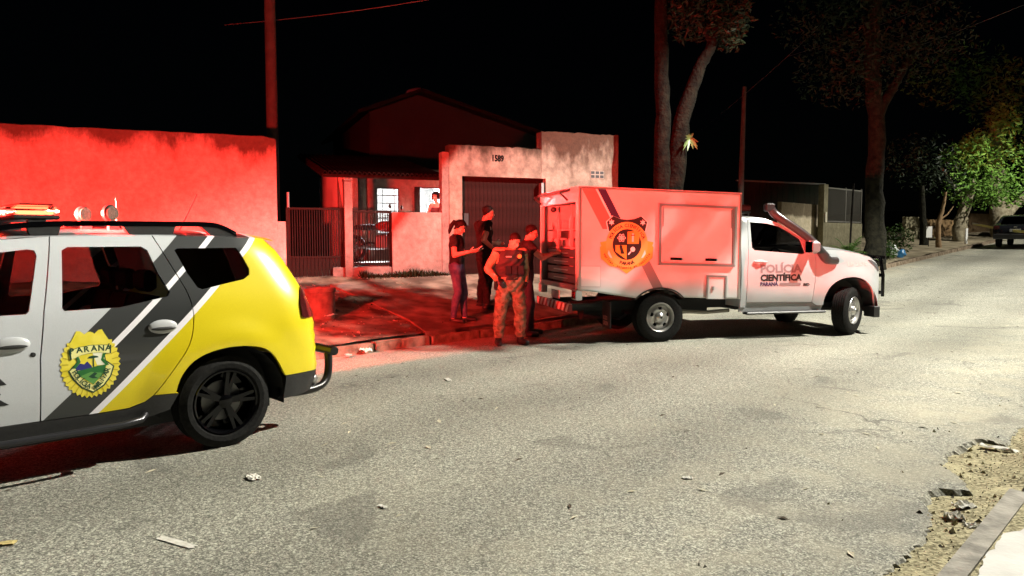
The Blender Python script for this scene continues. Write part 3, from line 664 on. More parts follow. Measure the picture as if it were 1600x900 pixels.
def livery():
    m = bpy.data.materials.new('police livery'); m.use_nodes = True; nt = m.node_tree; p = nt.nodes['Principled BSDF']; N = nt.nodes.new; L = nt.links.new
    tc = N('ShaderNodeTexCoord'); sx = N('ShaderNodeSeparateXYZ'); L(tc.outputs['Object'], sx.inputs[0])
    k = N('ShaderNodeMath'); k.operation = 'MULTIPLY_ADD'; L(sx.outputs['Z'], k.inputs[0]); k.inputs[1].default_value = -1.05; L(sx.outputs['X'], k.inputs[2])
    mr = N('ShaderNodeMapRange'); mr.inputs['From Min'].default_value = -2.2; mr.inputs['From Max'].default_value = -1.0; L(k.outputs[0], mr.inputs[0])
    W = (.50, .52, .54); D = (.028, .030, .030); Y = (.66, .53, .009); Wp = (.80, .78, .82)
    def ramp(stops):
        r = N('ShaderNodeValToRGB'); r.color_ramp.interpolation = 'CONSTANT'; e = r.color_ramp.elements
        while len(e) < len(stops): e.new(.5)
        for el, (c, col) in zip(e, stops): el.position = (c + 2.2) / 1.2 if c > -2.19 else 0; el.color = (*col, 1)
        L(mr.outputs[0], r.inputs[0]); return r.outputs[0]
    hi = ramp([(-2.2, W), (-1.915, (.040, .042, .042)), (-1.685, Wp), (-1.635, D), (-1.345, Wp), (-1.29, Y)])
    lo = ramp([(-2.2, W), (-1.61, D), (-1.345, Wp), (-1.29, Y)])
    gt = N('ShaderNodeMath'); gt.operation = 'GREATER_THAN'; gt.inputs[1].default_value = .83; L(sx.outputs['Z'], gt.inputs[0])
    mx = N('ShaderNodeMixRGB'); L(gt.outputs[0], mx.inputs[0]); L(lo, mx.inputs[1]); L(hi, mx.inputs[2])
    dn = N('ShaderNodeTexNoise'); dn.inputs['Scale'].default_value = 260; dn.inputs['Detail'].default_value = 1; L(tc.outputs['Object'], dn.inputs[0])
    dm = N('ShaderNodeMapRange'); dm.inputs['To Min'].default_value = .86; dm.inputs['To Max'].default_value = 1.12; L(dn.outputs[0], dm.inputs[0])
    m2 = N('ShaderNodeMixRGB'); m2.blend_type = 'MULTIPLY'; m2.inputs[0].default_value = 1; L(mx.outputs[0], m2.inputs[1]); L(dm.outputs[0], m2.inputs[2])
    L(m2.outputs[0], p.inputs['Base Color']); p.inputs['Roughness'].default_value = .3; p.inputs['Coat Weight'].default_value = .5; p.inputs['Coat Roughness'].default_value = .05; return m
M_LIV = livery()
def off(line, d): return [(a + d, b) for a, b in line]
gap_f = [(-1.062, 1.573), (-1.114, 1.285), (-1.15, 1.098), (-1.187, .802), (-1.197, .406)]
gap_r = [tuple(p) for p in spl([(-.424, 1.583), (-.346, 1.395), (-.266, 1.21), (-.233, 1.09), (-.23, .966), (-.275, .805), (-.408, .617), (-.52, .477)], 3)]
s_win = [(-1.007, 1.484), (-.97, 1.505), (-.514, 1.506), (-.476, 1.479), (-.432, 1.32), (-.371, 1.184), (-.389, 1.153), (-.704, 1.097), (-1.035, 1.094), (-1.048, 1.111)]
s_fwin = [(-1.152, 1.449), (-1.16, 1.485), (-1.2, 1.492), (-1.62, 1.44), (-1.85, 1.31), (-2.12, 1.09), (-1.25, 1.088), (-1.231, 1.103)]
s_qwin = [(-.293, 1.477), (-.27, 1.49), (.167, 1.491), (.198, 1.437), (.24, 1.329), (.231, 1.285), (.184, 1.253), (-.139, 1.191), (-.175, 1.206), (-.231, 1.309)]
s_arch = [tuple(p) for p in spl([(-.377, .469), (-.348, .568), (-.279, .662), (-.175, .725), (-.017, .76), (.154, .757), (.291, .719), (.373, .639), (.432, .531), (.455, .492)], 3)]
s_rear = [(.455, .492), (.835, .485), (.83, .68), (.81, .9), (.77, 1.05), (.725, 1.178), (.635, 1.364), (.575, 1.46), (.52, 1.534)]
topq = [(.45, 1.558), (.336, 1.568), (.0, 1.578), (-.418, 1.583)]
g = .004
quarter = off(gap_r, g) + [(-.36, .471)] + s_arch + s_rear[1:] + topq[:-1]
door_r = list(reversed(off(gap_f, g))) + [(-.75, 1.58)] + off(gap_r, -g) + [(-.578, .435), (-.676, .404), (-.912, .4)]
door_r = off(gap_f, g)[::-1]; door_r = door_r + [(-.75, 1.58)] + off(gap_r, -g) + [(-.578, .437), (-.676, .407), (-.912, .402)]
gap_ff = [(-2.30, 1.12), (-2.33, .9), (-2.24, .62), (-2.2, .41)]
door_f = [(-2.2 + g, .41), (-2.24 + g, .62), (-2.33 + g, .9), (-2.30 + g, 1.11), (-1.97, 1.34), (-1.62, 1.50), (-1.34, 1.553)] + off(gap_f, -g)
arch_f = [(-2.67 + .43 * math.cos(R(a)), .35 + .41 * math.sin(R(a))) for a in range(15, 170, 12)]
fender = [(-2.2 - g, .41), (-2.25, .43)] + arch_f + [(-3.1, .45), (-3.42, .5), (-3.46, .75), (-3.38, .95), (-2.9, 1.03), (-2.45, 1.08), (-2.30 - g, 1.12), (-2.33 - g, .9), (-2.24 - g, .62)]
sillc = [(-2.22, .31), (-.594, .315), (-.42, .36), (-.36, .467), (-.528, .471), (-.578, .433), (-.676, .4), (-.912, .396), (-1.407, .404), (-2.2, .406)]
bumper = [(.44, .31), (.641, .31), (.78, .33), (.835, .40), (.835, .481), (.455, .488), (.455, .44)]
for sg in (-1, 1):
    fl = (0, -sg * .035, 0); fp_ = sg > 0
    q = sheet('rear_quarter_panel', quarter, [s_qwin], sf(sg), M_LIV, suv, .05, fl, fp_)
    dr_ = sheet('rear_door', door_r, [s_win], sf(sg), M_LIV, suv, .05, fl, fp_)
    df_ = sheet('front_door', door_f, [s_fwin], sf(sg), M_LIV, suv, .06, fl, fp_)
    sheet('front_fender', fender, [], sf(sg), M_LIV, suv, .06, fl, fp_)
    sheet('sill_cladding', sillc, [], sf(sg, .006), M_BLK, suv, .06, fl, fp_)
    sheet('rear_bumper_side', bumper, [], sf(sg, .008), M_BLK, suv, .05, fl, fp_)
    for nm, w_, pr_ in (('quarter_window', s_qwin, q), ('rear_door_window', s_win, dr_), ('front_door_window', s_fwin, df_)):
        sheet(nm, w_, [], lambda u, z, sg=sg: Vector((u, sg * (sw(u, z) - .013), z)), M_GLASS if nm != 'quarter_window' else M_GLASSB, pr_, .08, None, fp_)
    # door handles: pale scoop with a dark slot
    for uc, zc, pr_ in ((-.445, .948, dr_), (-1.335, .908, df_)):
        hnd = MB(); hnd.ell((uc, sg * (sw(uc, zc) + .008), zc), (.098, .02, .050), None, 18, 10); ho = hnd.build('door_handle', M_WHITE, pr_)
        MB().ell((uc, sg * (sw(uc, zc) + .026), zc - .012), (.085, .008, .013), None, 14, 6).build('grip_slot', M_BLK, ho)
    if sg < 0: MB().lathe([(.001, -.006), (.014, -.004), (.016, 0)], (-1.225, -sw(-1.225, .80) + .002, .835), 'y', 12).build('key_lock', M_BLK, df_)
    # tail lamp wrapping the corner
    tl = [(.625, .93), (.805, .925), (.79, .985), (.735, 1.168), (.665, 1.175), (.62, 1.05)]
    sheet('tail_lamp', rnd(tl, .03), [], sf(sg, .016), mat('smoked red lens', (.05, .006, .006), .15, coat=.5), suv, .04, (0, -sg * .03, 0), fp_)
    st = MB(); st.tube([(-2.3, sg * .9, .325), (-2.0, sg * .96, .31), (-.75, sg * .96, .315), (-.62, sg * .95, .33), (-.58, sg * .9, .35)], .022, 10); st.build('side_step', mat('step black', (.05, .05, .055), .3, .6), suv)
    # roof rail: long bar, dropping to the roof at the back with a broad foot
    rl_ = MB(); y = sg * .60
    prof = spl([(-2.0, 1.50), (-1.7, 1.56), (-1.40, 1.615), (-1.15, 1.652), (-.8, 1.664), (-.3, 1.668), (-.02, 1.668), (.10, 1.650), (.215, 1.595)], 3)
    for i in range(len(prof) - 1):
        a, b_ = prof[i], prof[i + 1]; th = .018
        rl_.hexa([(a.x, y - .025, a.y - th), (b_.x, y - .025, b_.y - th), (b_.x, y + .025, b_.y - th), (a.x, y + .025, a.y - th), (a.x, y - .018, a.y + th), (b_.x, y - .018, b_.y + th), (b_.x, y + .018, b_.y + th), (a.x, y + .018, a.y + th)])
    ro_ = rl_.build('roof_rail', M_GLOSSBLK, suv)
    MB().prism([(-.56, 1.58), (-.20, 1.58), (-.26, 1.60), (-.24, 1.652), (-.6, 1.65)], y - .022, y + .022).build('rail_foot', M_BLK, ro_, 20)
    MB().prism([(.02, 1.575), (.215, 1.572), (.21, 1.60), (.06, 1.655), (-.06, 1.655), (.0, 1.60)], y - .022, y + .022).build('rail_foot', M_BLK, ro_, 20)
    MB().prism([(-1.16, 1.585), (-1.0, 1.585), (-.98, 1.65), (-1.18, 1.645)], y - .022, y + .022).build('rail_foot', M_BLK, ro_, 20)
    # door mirror
    mm = MB(); mm.ell((-2.08, sg * 1.0, 1.12), (.07, .11, .075)); mm.tube([(-2.1, sg * .84, 1.05), (-2.09, sg * .95, 1.08)], .025, 6); mm.build('door_mirror', M_BLK, suv)
def strip(name, prof, wf, crown, m, parent, seg=12, thick=0, ease=2.2):
    prof = [Vector(p) for p in prof]; vs = []; fsx = []
    for p in prof:
        w_ = wf(p.x, p.y)
        for k in range(seg + 1):
            t = -1 + 2 * k / seg; vs.append((p.x + (crown[0] * (1 - abs(t) ** ease)), t * w_, p.y + crown[1] * (1 - abs(t) ** ease)))
    for i in range(len(prof) - 1):
        for k in range(seg): j = i * (seg + 1) + k; fsx.append((j, j + 1, j + seg + 2, j + seg + 1))
    return mesh_obj(name, vs, [tuple(reversed(f)) for f in fsx], m, parent, 50)
strip('roof', spl([(-1.62, 1.505), (-1.34, 1.555), (-1.06, 1.573), (-.4, 1.583), (.0, 1.578), (.336, 1.568), (.45, 1.556), (.56, 1.54)], 3), lambda u, z: sw(min(u, .5), z) - .001, (0, .05), M_LIV, suv)
strip('windscreen', [(-2.30, 1.115), (-1.97, 1.345), (-1.62, 1.503)], lambda u, z: sw(u, z) - .02, (-.18, .03), M_GLASSD, suv)
strip('bonnet', spl([(-3.40, .92), (-3.2, 1.0), (-2.9, 1.035), (-2.45, 1.085), (-2.30, 1.115)], 3), lambda u, z: sw(u, z) - .002, (-.10, .05), M_WHITE, suv)
strip('front_bumper', spl([(-3.30, .30), (-3.44, .42), (-3.47, .6), (-3.45, .8), (-3.40, .92)], 3), lambda u, z: sw(u, z) - .002, (-.12, 0), M_BLK, suv)
strip('tailgate', [(.835, .49), (.83, .68), (.81, .9), (.77, 1.06)], lambda u, z: sw(u, z) - .001, (.07, 0), mat('yellow paint', (.66, .53, .009), .3, coat=.5), suv)
strip('rear_window', [(.77, 1.06), (.725, 1.178), (.635, 1.364), (.575, 1.46), (.52, 1.534)], lambda u, z: sw(u, z) - .002, (.07, .0), M_GLASSD, suv)
strip('rear_bumper', spl([(.60, .31), (.78, .33), (.84, .40), (.84, .484)], 3), lambda u, z: sw(u, z) + .004, (.09, 0), M_BLK, suv)
MB().box(-3.3, .42, -.70, .70, .22, .34).build('underbody', M_INT, suv, 0)
for uc in (0, -2.67):   # dark wheel housings
    for sg in (-1, 1):
        hs = MB(); n = 14; P = [(uc + .47 * math.cos(R(a)), .34 + .44 * math.sin(R(a))) for a in range(-10, 191, 14)]
        hs.add([(x, sg * .86, z) for x, z in P] + [(x, sg * .55, z) for x, z in P], [(i, i + 1, len(P) + i + 1, len(P) + i) for i in range(len(P) - 1)]); hs.add([(x, sg * .55, z) for x, z in P], [tuple(range(len(P)))]); hs.build('wheel_housing', M_INT, suv, 0)
# seats and cabin floor
for uc in (-1.75, -.72):
    for y in ((-.38, .38) if uc < -1 else (-.42, 0, .42)):
        w_ = .24 if uc < -1 else .2
        se = MB(); se.box(uc - .25, uc + .2, y - w_, y + w_, .45, .62, None, .04); se.hexa([(uc + .08, y - w_, .6), (uc + .22, y - w_, .6), (uc + .22, y + w_, .6), (uc + .08, y + w_, .6), (uc + .26, y - w_ * .9, 1.14), (uc + .36, y - w_ * .9, 1.14), (uc + .36, y + w_ * .9, 1.14), (uc + .26, y + w_ * .9, 1.14)]); se.box(uc + .27, uc + .36, y - .12, y + .12, 1.17, 1.33, None, .03); se.build('seat', M_INT, suv, 30)
MB().box(-2.45, -2.1, -.7, .7, .7, 1.06, None, .05).build('dashboard', M_INT, suv, 30)
# wheels
def tyre(mb, r, w, rr_, c=(0, 0, 0), grooves=4, seg=48):
    h = w / 2; prof = [(rr_, -h * .82), (rr_ + .02, -h * .96), (rr_ + (r - rr_) * .5, -h), (r - .035, -h * .93), (r - .012, -h * .80)]
    gw = h * 1.5 / (grooves * 2 + 1); x = -h * .75
    for k in range(grooves): prof += [(r, x), (r, x + gw), (r - .011, x + gw * 1.15), (r - .011, x + gw * 1.9)]; x += gw * 2
    prof += [(r, x), (r, h * .75)]; prof += [(p, -q) for p, q in reversed(prof[:5])]
    mb.lathe(prof, c, 'y', seg); return mb
def suv_wheel():
    wt = MB(); tyre(wt, .343, .215, .238); o = wt.build('wheel', M_RUB, suv, 25)
    rim = MB(); rim.lathe([(.24, .09), (.236, .0), (.236, -.085), (.246, -.094), (.238, -.104), (.226, -.098), (.215, -.06), (.212, .05), (.06, .07), (.01, .07)], (0, 0, 0), 'y', 40); ro = rim.build('rim', M_GLOSSBLK, o)
    sp = MB(); sp.lathe([(.0, -.086), (.03, -.086), (.05, -.078), (.062, -.06), (.062, -.03)], (0, 0, 0), 'y', 20)
    for k in range(5):
        for dd in (-.13, .13):
            a = 2 * math.pi * k / 5 + .45; e = a + dd; ca, sa, ce, se_ = math.cos(a + dd * .5), math.sin(a + dd * .5), math.cos(e), math.sin(e); wv = .017
            P0 = Vector((.05 * ca, 0, .05 * sa)); P1 = Vector((.222 * ce, 0, .222 * se_)); tt = (P1 - P0).normalized(); oo = Vector((-tt.z, 0, tt.x))
            sp.hexa([P0 - oo * wv * 1.2 + Vector((0, -.03, 0)), P1 - oo * wv * .8 + Vector((0, -.045, 0)), P1 + oo * wv * .8 + Vector((0, -.045, 0)), P0 + oo * wv * 1.2 + Vector((0, -.03, 0)), P0 - oo * wv + Vector((0, -.078, 0)), P1 - oo * wv * .7 + Vector((0, -.088, 0)), P1 + oo * wv * .7 + Vector((0, -.088, 0)), P0 + oo * wv + Vector((0, -.078, 0))])
    sp.build('spokes', M_GLOSSBLK, ro, 30)
    br = MB(); br.lathe([(.04, .0), (.15, .0), (.15, .02), (.04, .02)], (0, 0, 0), 'y', 24, True); br.build('brake_disc', M_GRAYM, ro)
    for k in range(5):
        a = 2 * math.pi * k / 5 + .2; MB().lathe([(.0, -.075), (.008, -.073), (.009, -.06)], (.042 * math.cos(a), 0, .042 * math.sin(a)), 'y', 8).build('wheel_nut', M_CHROME, ro)
    return o
wh = suv_wheel(); wh.location = (0, -.775, .343); wh.rotation_euler.y = .35
for u, y in ((-2.67, -.775), (0, .775), (-2.67, .775)):
    c = copy_tree(wh, suv); c.location = (u, y, .343); c.rotation_euler = (0, .8 + u, math.pi if y > 0 else 0)
# tow bar / rear guard
gbm = MB(); gbm.tube(spl([(.45, -.78, .33), (.62, -.76, .31), (.84, -.72, .315), (.945, -.68, .37), (.98, -.66, .48), (.98, -.65, .62)], 5), .034, 10); gbm.tube(spl([(.45, .78, .33), (.62, .76, .31), (.84, .72, .315), (.945, .68, .37), (.98, .66, .48), (.98, .65, .62)], 5), .034, 10); gbm.tube([(.98, -.76, .61), (.985, 0, .61), (.98, .76, .61)], .038, 10); gbm.build('rear_guard', mat('guard black', (.02, .018, .018), .3, .4), suv)
rf_ = MB(); rf_.box(.80, .86, -.66, -.60, .35, .45, None, .015); rf_.build('bumper_reflector', M_REDL, suv)
rf_ = MB(); rf_.ell((.80, -.70, .385), (.045, .04, .05)); rf_.build('exhaust_tip', M_CHROME, suv)
# light bar across the roof, two work lamps, two aerials
lbz = 1.700
lb = MB().box(-1.24, -.98, -.60, .60, lbz - .012, lbz + .016, None, .008).build('light_bar', M_BLK, suv)
MB().box(-1.205, -1.015, -.59, .59, lbz + .081, lbz + .092, None, .004).build('bar_cover', mat('cover red', (.10, .01, .01), .3), lb)
for sg in (-1, 1): MB().box(-1.16, -1.06, sg * .56 - .03, sg * .56 + .03, 1.60, lbz - .013).build('bar_mount', M_BLK, lb, 0)
for k, (y0, y1, on) in enumerate(((-.59, -.47, 1), (-.46, -.2, 0), (-.19, .15, 0), (.16, .58, 1))):
    ln = MB(); ln.box(-1.235, -.985, y0, y1, lbz + .017, lbz + .080, None, .02); ln.build('lens', M_CLEAR, lb, 30)
    if on: MB().box(-1.21, -1.01, y0 + .02, y1 - .02, lbz + .022, lbz + .044).build('led_module', M_LEDR, lb, 0)
    else:
        for j in range(5): yy = y0 + (y1 - y0) * (j + .5) / 5; MB().box(-1.0, -.99, yy - .012, yy + .012, lbz + .035, lbz + .05).build('led', M_AMB, lb, 0)
for y, k, dz in ((.05, .62, .056), (.25, .72, .056), (.57, .55, .056)):
    l = bpy.data.lights.new('bar_light', 'POINT'); l.energy = RED_W * k; l.color = (1, .030, .022); l.shadow_soft_size = .05
    lo = link(bpy.data.objects.new('bar_light', l)); lo.parent = suv; lo.location = (-1.11, y, lbz + dz)
for y, u, fc in ((-.22, -.55, 1), (.22, -.62, 0)):
    z0 = 1.665; wl = MB(); wl.lathe([(.0, -.0), (.05, .0), (.064, .015), (.065, .04), (.045, .065), (.0, .072)], (0, 0, 0), 'y', 24); Mx = Matrix.Translation((u, y, z0 + .085)) @ Matrix.Rotation(R(25), 4, 'Z'); wl.v = [Mx @ p for p in wl.v]
    wo = wl.build('work_lamp', M_BLK, suv)
    ln = MB(); ln.lathe([(.0, -.006), (.052, -.004), (.054, .001)], (0, 0, 0), 'y', 24); ln.v = [Mx @ p for p in ln.v]; ln.build('lamp_lens', mat('lamp lens grid', (.03, .03, .022), .35, col2=(.10, .097, .07), scale=120, coat=.3), wo)
    MB().box(u - .035, u + .035, y - .03, y + .03, 1.615, z0 + .03, None, .01).build('lamp_bracket', M_CHROME, wo)
MB().tube([(.0, 0, 1.61), (.16, 0, 1.93)], [.008, .004], 6).build('aerial', mat('aerial red', (.05, .02, .02), .4), suv)
MB().tube([(-.42, .15, 1.6), (-.42, .15, 1.88)], [.004, .002], 5).build('aerial', M_CHROME, suv)
# emblem and lettering on the doors
def sdec(u, z, e): return Vector((u, -(sw(u, z) + .003 + e), z))
M_YEL = mat('emblem yellow', (.72, .60, .03), .45, col2=(.80, .68, .08), scale=14); M_YEL2 = mat('emblem pale yellow', (.80, .76, .30), .45); M_GRN = mat('emblem green', (.02, .14, .03), .45); M_GRN2 = mat('emblem mid green', (.10, .28, .06), .45); M_DGR = mat('emblem dark green', (.008, .05, .025), .45); M_BLU = mat('emblem blue', (.02, .025, .18), .45); M_DYEL = mat('emblem ochre', (.50, .38, .02), .45)
d = Decal(sdec); cx, cz = -.905, .738; W_ = .18; H_ = .224
def E(x, y): return (cx + x * W_, cz + y * H_)
st = []
for k in range(76):
    a = 2 * math.pi * k / 76; rr_ = 1 if k % 2 else .925
    if R(50) < a < R(130): rr_ = .88
    st.append(E(rr_ * math.cos(a), rr_ * math.sin(a)))
d.poly(st, M_YEL, 0, .03)
for sx in (-1, 1): d.poly([E(sx * .05, .80), E(sx * .30, .99), E(sx * .42, 1.0), E(sx * .50, .86), E(sx * .78, .46), E(sx * .5, .5), E(sx * .1, .52)], M_YEL, .001, .04)
d.circ(E(0, .80), .035, M_YEL, .0012, 14)
for k in range(22):
    a = R(140 + k * 12); 
    if abs(math.cos(a)) > .2 or math.sin(a) < 0: d.line(E(.72 * math.cos(a), .74 * math.sin(a)), E(.93 * math.cos(a), .93 * math.sin(a)), .006, M_DYEL, .0012)
shield = [E(-.55, .38), E(.55, .42), E(.48, .22), E(.5, .08), E(.78, -.12), E(.66, -.42), E(.42, -.68), E(.06, -.86), E(-.32, -.68), E(-.6, -.4), E(-.74, -.14), E(-.46, .1), E(-.46, .25)]
d.poly(shield, M_DGR, .0016, .03)
def sc(P, k, c=(cx, cz - .04)): return [(c[0] + (x - c[0]) * k, c[1] + (y - c[1]) * k) for x, y in P]
d.poly(sc(shield, .93), M_YEL2, .0022, .03)
inner = [E(-.40, .36), E(.40, .38), E(.36, .2), E(.38, .04), E(.52, -.08), E(.40, -.36), E(.05, -.62), E(-.32, -.38), E(-.48, -.06), E(-.32, .12)]
d.poly(inner, M_YEL, .0028, .03); d.poly([E(.05, .37), E(.40, .38), E(.36, .2), E(.38, .04), E(.48, -.05), E(.2, -.04)], mat('emblem cream', (.8, .79, .62), .5), .0031, .03)
d.poly([E(-.50, -.08), E(-.36, .06), E(-.22, .02), E(-.12, .10), E(.02, -.05), E(.04, -.14), E(-.46, -.14)], M_BLU, .0034, .03)
d.poly([E(-.48, -.16), E(0, -.1), E(.2, -.06), E(.5, -.05), E(.44, -.28), E(-.36, -.34)], M_GRN, .0036, .03)
d.poly([E(-.36, -.32), E(.0, -.22), E(.42, -.3), E(.06, -.60)], M_GRN2, .0038, .03); d.poly([E(-.1, -.36), E(.1, -.24), E(.2, -.28), E(.1, -.36), E(.24, -.44), E(.04, -.42)], M_DGR, .004, .03)
for sx in (-1, 1): d.poly([E(sx * .40, .28), E(sx * .52, .3), E(sx * .42, .14), E(sx * .6, -.06), E(sx * .5, -.08), E(sx * .33, .1)], M_GRN, .004, .03)
d.line(E(.08, -.08), E(.08, .18), .008, M_DGR, .0042); d.poly([E(-.12, .18), E(-.06, .23), (E(.08, .26)), E(.22, .23), E(.26, .19), E(.08, .17)], M_DGR, .0043, .03)
ban = [E(-.70, .46), E(-.35, .54), E(.0, .565), E(.35, .555), E(.70, .52), E(.68, .27), E(.34, .32), E(0, .33), E(-.34, .29), E(-.66, .18)]
d.poly(ban, M_DGR, .0046, .03); d.poly(sc(ban, .92, E(0, .40)), M_YEL2, .0052, .03)
d.arc('PARANÁ', (cx, cz - .50 * H_ - .9), .9 + .885 * H_, 96.6, 83.4, .052, M_DGR, .0058, .03)
for ch, (x, y, a) in zip('POLÍCIA', [(-.60, -.22, -62), (-.54, -.32, -58), (-.46, -.42, -53), (-.385, -.50, -48), (-.31, -.575, -42), (-.225, -.635, -35), (-.14, -.69, -28)]): d.text(ch, E(x, y), .046, M_DGR, .0058, .02, None, 'CENTER', R(a))
for ch, (x, y, a) in zip('MILITAR', [(.20, -.72, 38), (.29, -.65, 42), (.345, -.595, 46), (.40, -.53, 50), (.46, -.45, 54), (.54, -.35, 60), (.61, -.23, 64)]): d.text(ch, E(x, y), .046, M_DGR, .0058, .02, None, 'CENTER', R(a))
d.build('door_emblem', suv)
d = Decal(sdec); d.text('POLÍCIA', (-2.26, .672), .135, M_PRINTBLK, 0, .05, width=.89); d.text('MILITAR', (-2.26, .545), .135, M_PRINTBLK, 0, .05, width=.90); d.build('door_lettering', suv)

# ------------------------------------------------------------------ forensic truck (local x runs to the nose, near side is -y)
TANG = R(14); TP0 = at(1031, 496, 11.1)
trk = thing('forensic_truck', 'white box-bodied forensic pickup truck parked across the road', 'truck', (TP0.x - math.sin(TANG) * .94, TP0.y + math.cos(TANG) * .94, 0), TANG)
T_Z = [.0, .5, .8, 1.05, 1.3, 1.38, 1.85, 1.95]; T_W = [.85, .90, .94, .945, .92, .90, .75, .66]
def tw_(u, z):
    b = (itp(z, T_Z, T_W) + itp(z - .035, T_Z, T_W) + itp(z + .035, T_Z, T_W)) / 3
    t = min(max((u - 3.25) / .72, 0), 1); b -= .24 * (1 - math.sqrt(max(0, 1 - t * t)))
    r = math.hypot(u - 3.31, z - .43)
    if z < 1.1: b += .035 * sm(.72, .5, r)
    b += .012 * sm(.78, .70, z) * sm(.5, .6, z) * sm(1.4, 1.6, u) * sm(2.75, 2.55, u)
    return b
def tf(sg, e=0): return lambda u, z: Vector((u, sg * (tw_(u, z) + e), z))
# --- box body (leans a little nose-down on its springs)
def bz(u, k): return k - .0235 * (u + 1.309)     # box lines slope with the body
YB = .98
def bfn(e): return lambda u, z: Vector((u, -(YB + e), z))
rear_u, front_u = -1.315, 1.318
prof = [(rear_u, .816), (-.395, .676)] + [tuple(p) for p in spl([(-.395, .676), (-.30, .745), (-.16, .795), (-.0, .81), (.15, .785), (.27, .73), (.344, .672)], 3)][1:] + [(front_u, .633), (front_u, 2.254), (rear_u, 2.316)]
box = None
for sg in (-1, 1):
    o = sheet('box_side', prof, [], lambda u, z, sg=sg: Vector((u, sg * YB, z)), M_WHITEP, trk, .3, (0, -sg * .03, 0), sg > 0, 20)
    if sg < 0: near = o
    # aluminium corner trims
    tr = MB()
    def trim(a, b_, wd):
        a = Vector(a); b_ = Vector(b_); dd = (b_ - a).normalized(); oo = Vector((-dd.y, dd.x)) * wd / 2
        P = [a - oo, b_ - oo, b_ + oo, a + oo]; tr.hexa([(p.x, sg * (YB + .001), p.y) for p in P] + [(p.x, sg * (YB + .007), p.y) for p in P])
    trim((rear_u + .02, .82), (rear_u + .02, 2.30), .035); trim((front_u - .02, .65), (front_u - .02, 2.24), .035); trim((rear_u + .04, 2.298), (front_u - .04, 2.238), .022); trim((-.39, .69), (rear_u + .04, .825), .022); trim((.35, .684), (front_u - .04, .647), .022)
    tr.build('corner_trim', mat('aluminium', (.5, .5, .5), .35, .9), o, 0)
    ar = MB(); pa_ = spl([(-.42, .665), (-.30, .755), (-.16, .806), (0, .822), (.16, .795), (.28, .74), (.37, .66)], 4)
    for i in range(len(pa_) - 1):
        a, b_ = pa_[i], pa_[i + 1]; ar.hexa([(a.x, sg * (YB - .16), a.y - .012), (b_.x, sg * (YB - .16), b_.y - .012), (b_.x, sg * (YB + .012), b_.y - .012), (a.x, sg * (YB + .012), a.y - .012), (a.x, sg * (YB - .16), a.y + .012), (b_.x, sg * (YB - .16), b_.y + .012), (b_.x, sg * (YB + .012), b_.y + .012), (a.x, sg * (YB + .012), a.y + .012)])
    ar.build('arch_trim', M_BLK, o, 20)
MB().hexa([(rear_u, -YB + .002, 2.29), (front_u, -YB + .002, 2.228), (front_u, YB - .002, 2.228), (rear_u, YB - .002, 2.29), (rear_u, -YB + .002, 2.322), (front_u, -YB + .002, 2.26), (front_u, YB - .002, 2.26), (rear_u, YB - .002, 2.322)]).build('box_roof', M_WHITEP, trk, 0)
MB().box(front_u - .03, front_u - .001, -YB + .031, YB - .031, .66, 2.22).build('box_front', M_WHITEP, trk, 0)
MB().box(rear_u + .02, front_u - .04, -YB + .04, YB - .04, .84, .875).build('box_floor', M_GRAYM, trk, 0)
# rear: frame round the opening, header, shelving inside, loading tail
rf = MB(); rf.box(rear_u - .012, rear_u + .03, -YB + .002, -YB + .10, .83, 2.10); rf.box(rear_u - .012, rear_u + .03, YB - .10, YB - .002, .83, 2.10); rf.build('rear_frame', M_WHITEP, trk, 0)
MB().box(rear_u - .014, rear_u + .03, -YB + .001, YB - .001, 2.10, 2.30).build('rear_header', M_WHITEP, trk, 0)
MB().box(rear_u - .02, rear_u + .03, -YB + .101, YB - .101, .80, .875).build('rear_sill', M_GRAYM, trk, 0)
for y in (-.62, .78):
    ah = MB(); ah.tube([(rear_u - .015, y, 2.29), (rear_u - .17, y, 2.24)], .018, 6); ah.tube([(rear_u - .17, y, 2.24), (rear_u - .05, y, 2.13)], .016, 6); ah.build('hatch_arm', M_BLK, trk)
MB().tube([(rear_u - .10, -.6, 2.27), (rear_u - .10, .78, 2.27)], .02, 6).build('awning_roll', M_GRAYM, trk)
cm = MB(); cm.ell((rear_u - .045, .1, 2.02), (.05, .06, .045)); cm.build('rear_camera', M_BLK, trk)
M_SHELF = mat('shelf white', (.28, .28, .275), .5)
sh = MB()
for z in (1.42, 1.70): sh.box(rear_u + .10, rear_u + .75, -YB + .1, YB - .1, z - .012, z + .012)
for y in (-.35, .3): sh.box(rear_u + .09, rear_u + .12, y - .05, y + .05, 1.10, 2.08)
sh.box(rear_u + .74, rear_u + .77, -YB + .1, YB - .1, .88, 2.09); so = sh.build('shelving', M_SHELF, trk, 0)
rr = random.Random(4)
for z in (1.432, 1.712):
    for k in range(6):
        y = -.80 + k * .29; w_ = .11; hh = rr.uniform(.10, .2)
        MB().box(rear_u + .14, rear_u + .5, y - w_, y + w_, z + .001, z + hh, None, .012).build('storage_bin', [M_SHELF, mat('bin clear', (.4, .4, .42), .3), M_WHITEP][k % 3], so)
for k in range(4):
    z = .89 + k * .13; dw = MB().box(rear_u + .06, rear_u + .55, -.78, .78, z, z + .115, None, .008).build('drawer', mat('drawer shaded', (.025, .022, .022), .45), so)  # near-black drawer colour holds the shade over the lower compartment
    MB().tube([(rear_u + .045, -.35, z + .06), (rear_u + .045, .35, z + .06)], .008, 6).build('drawer_pull', M_CHROME, dw)
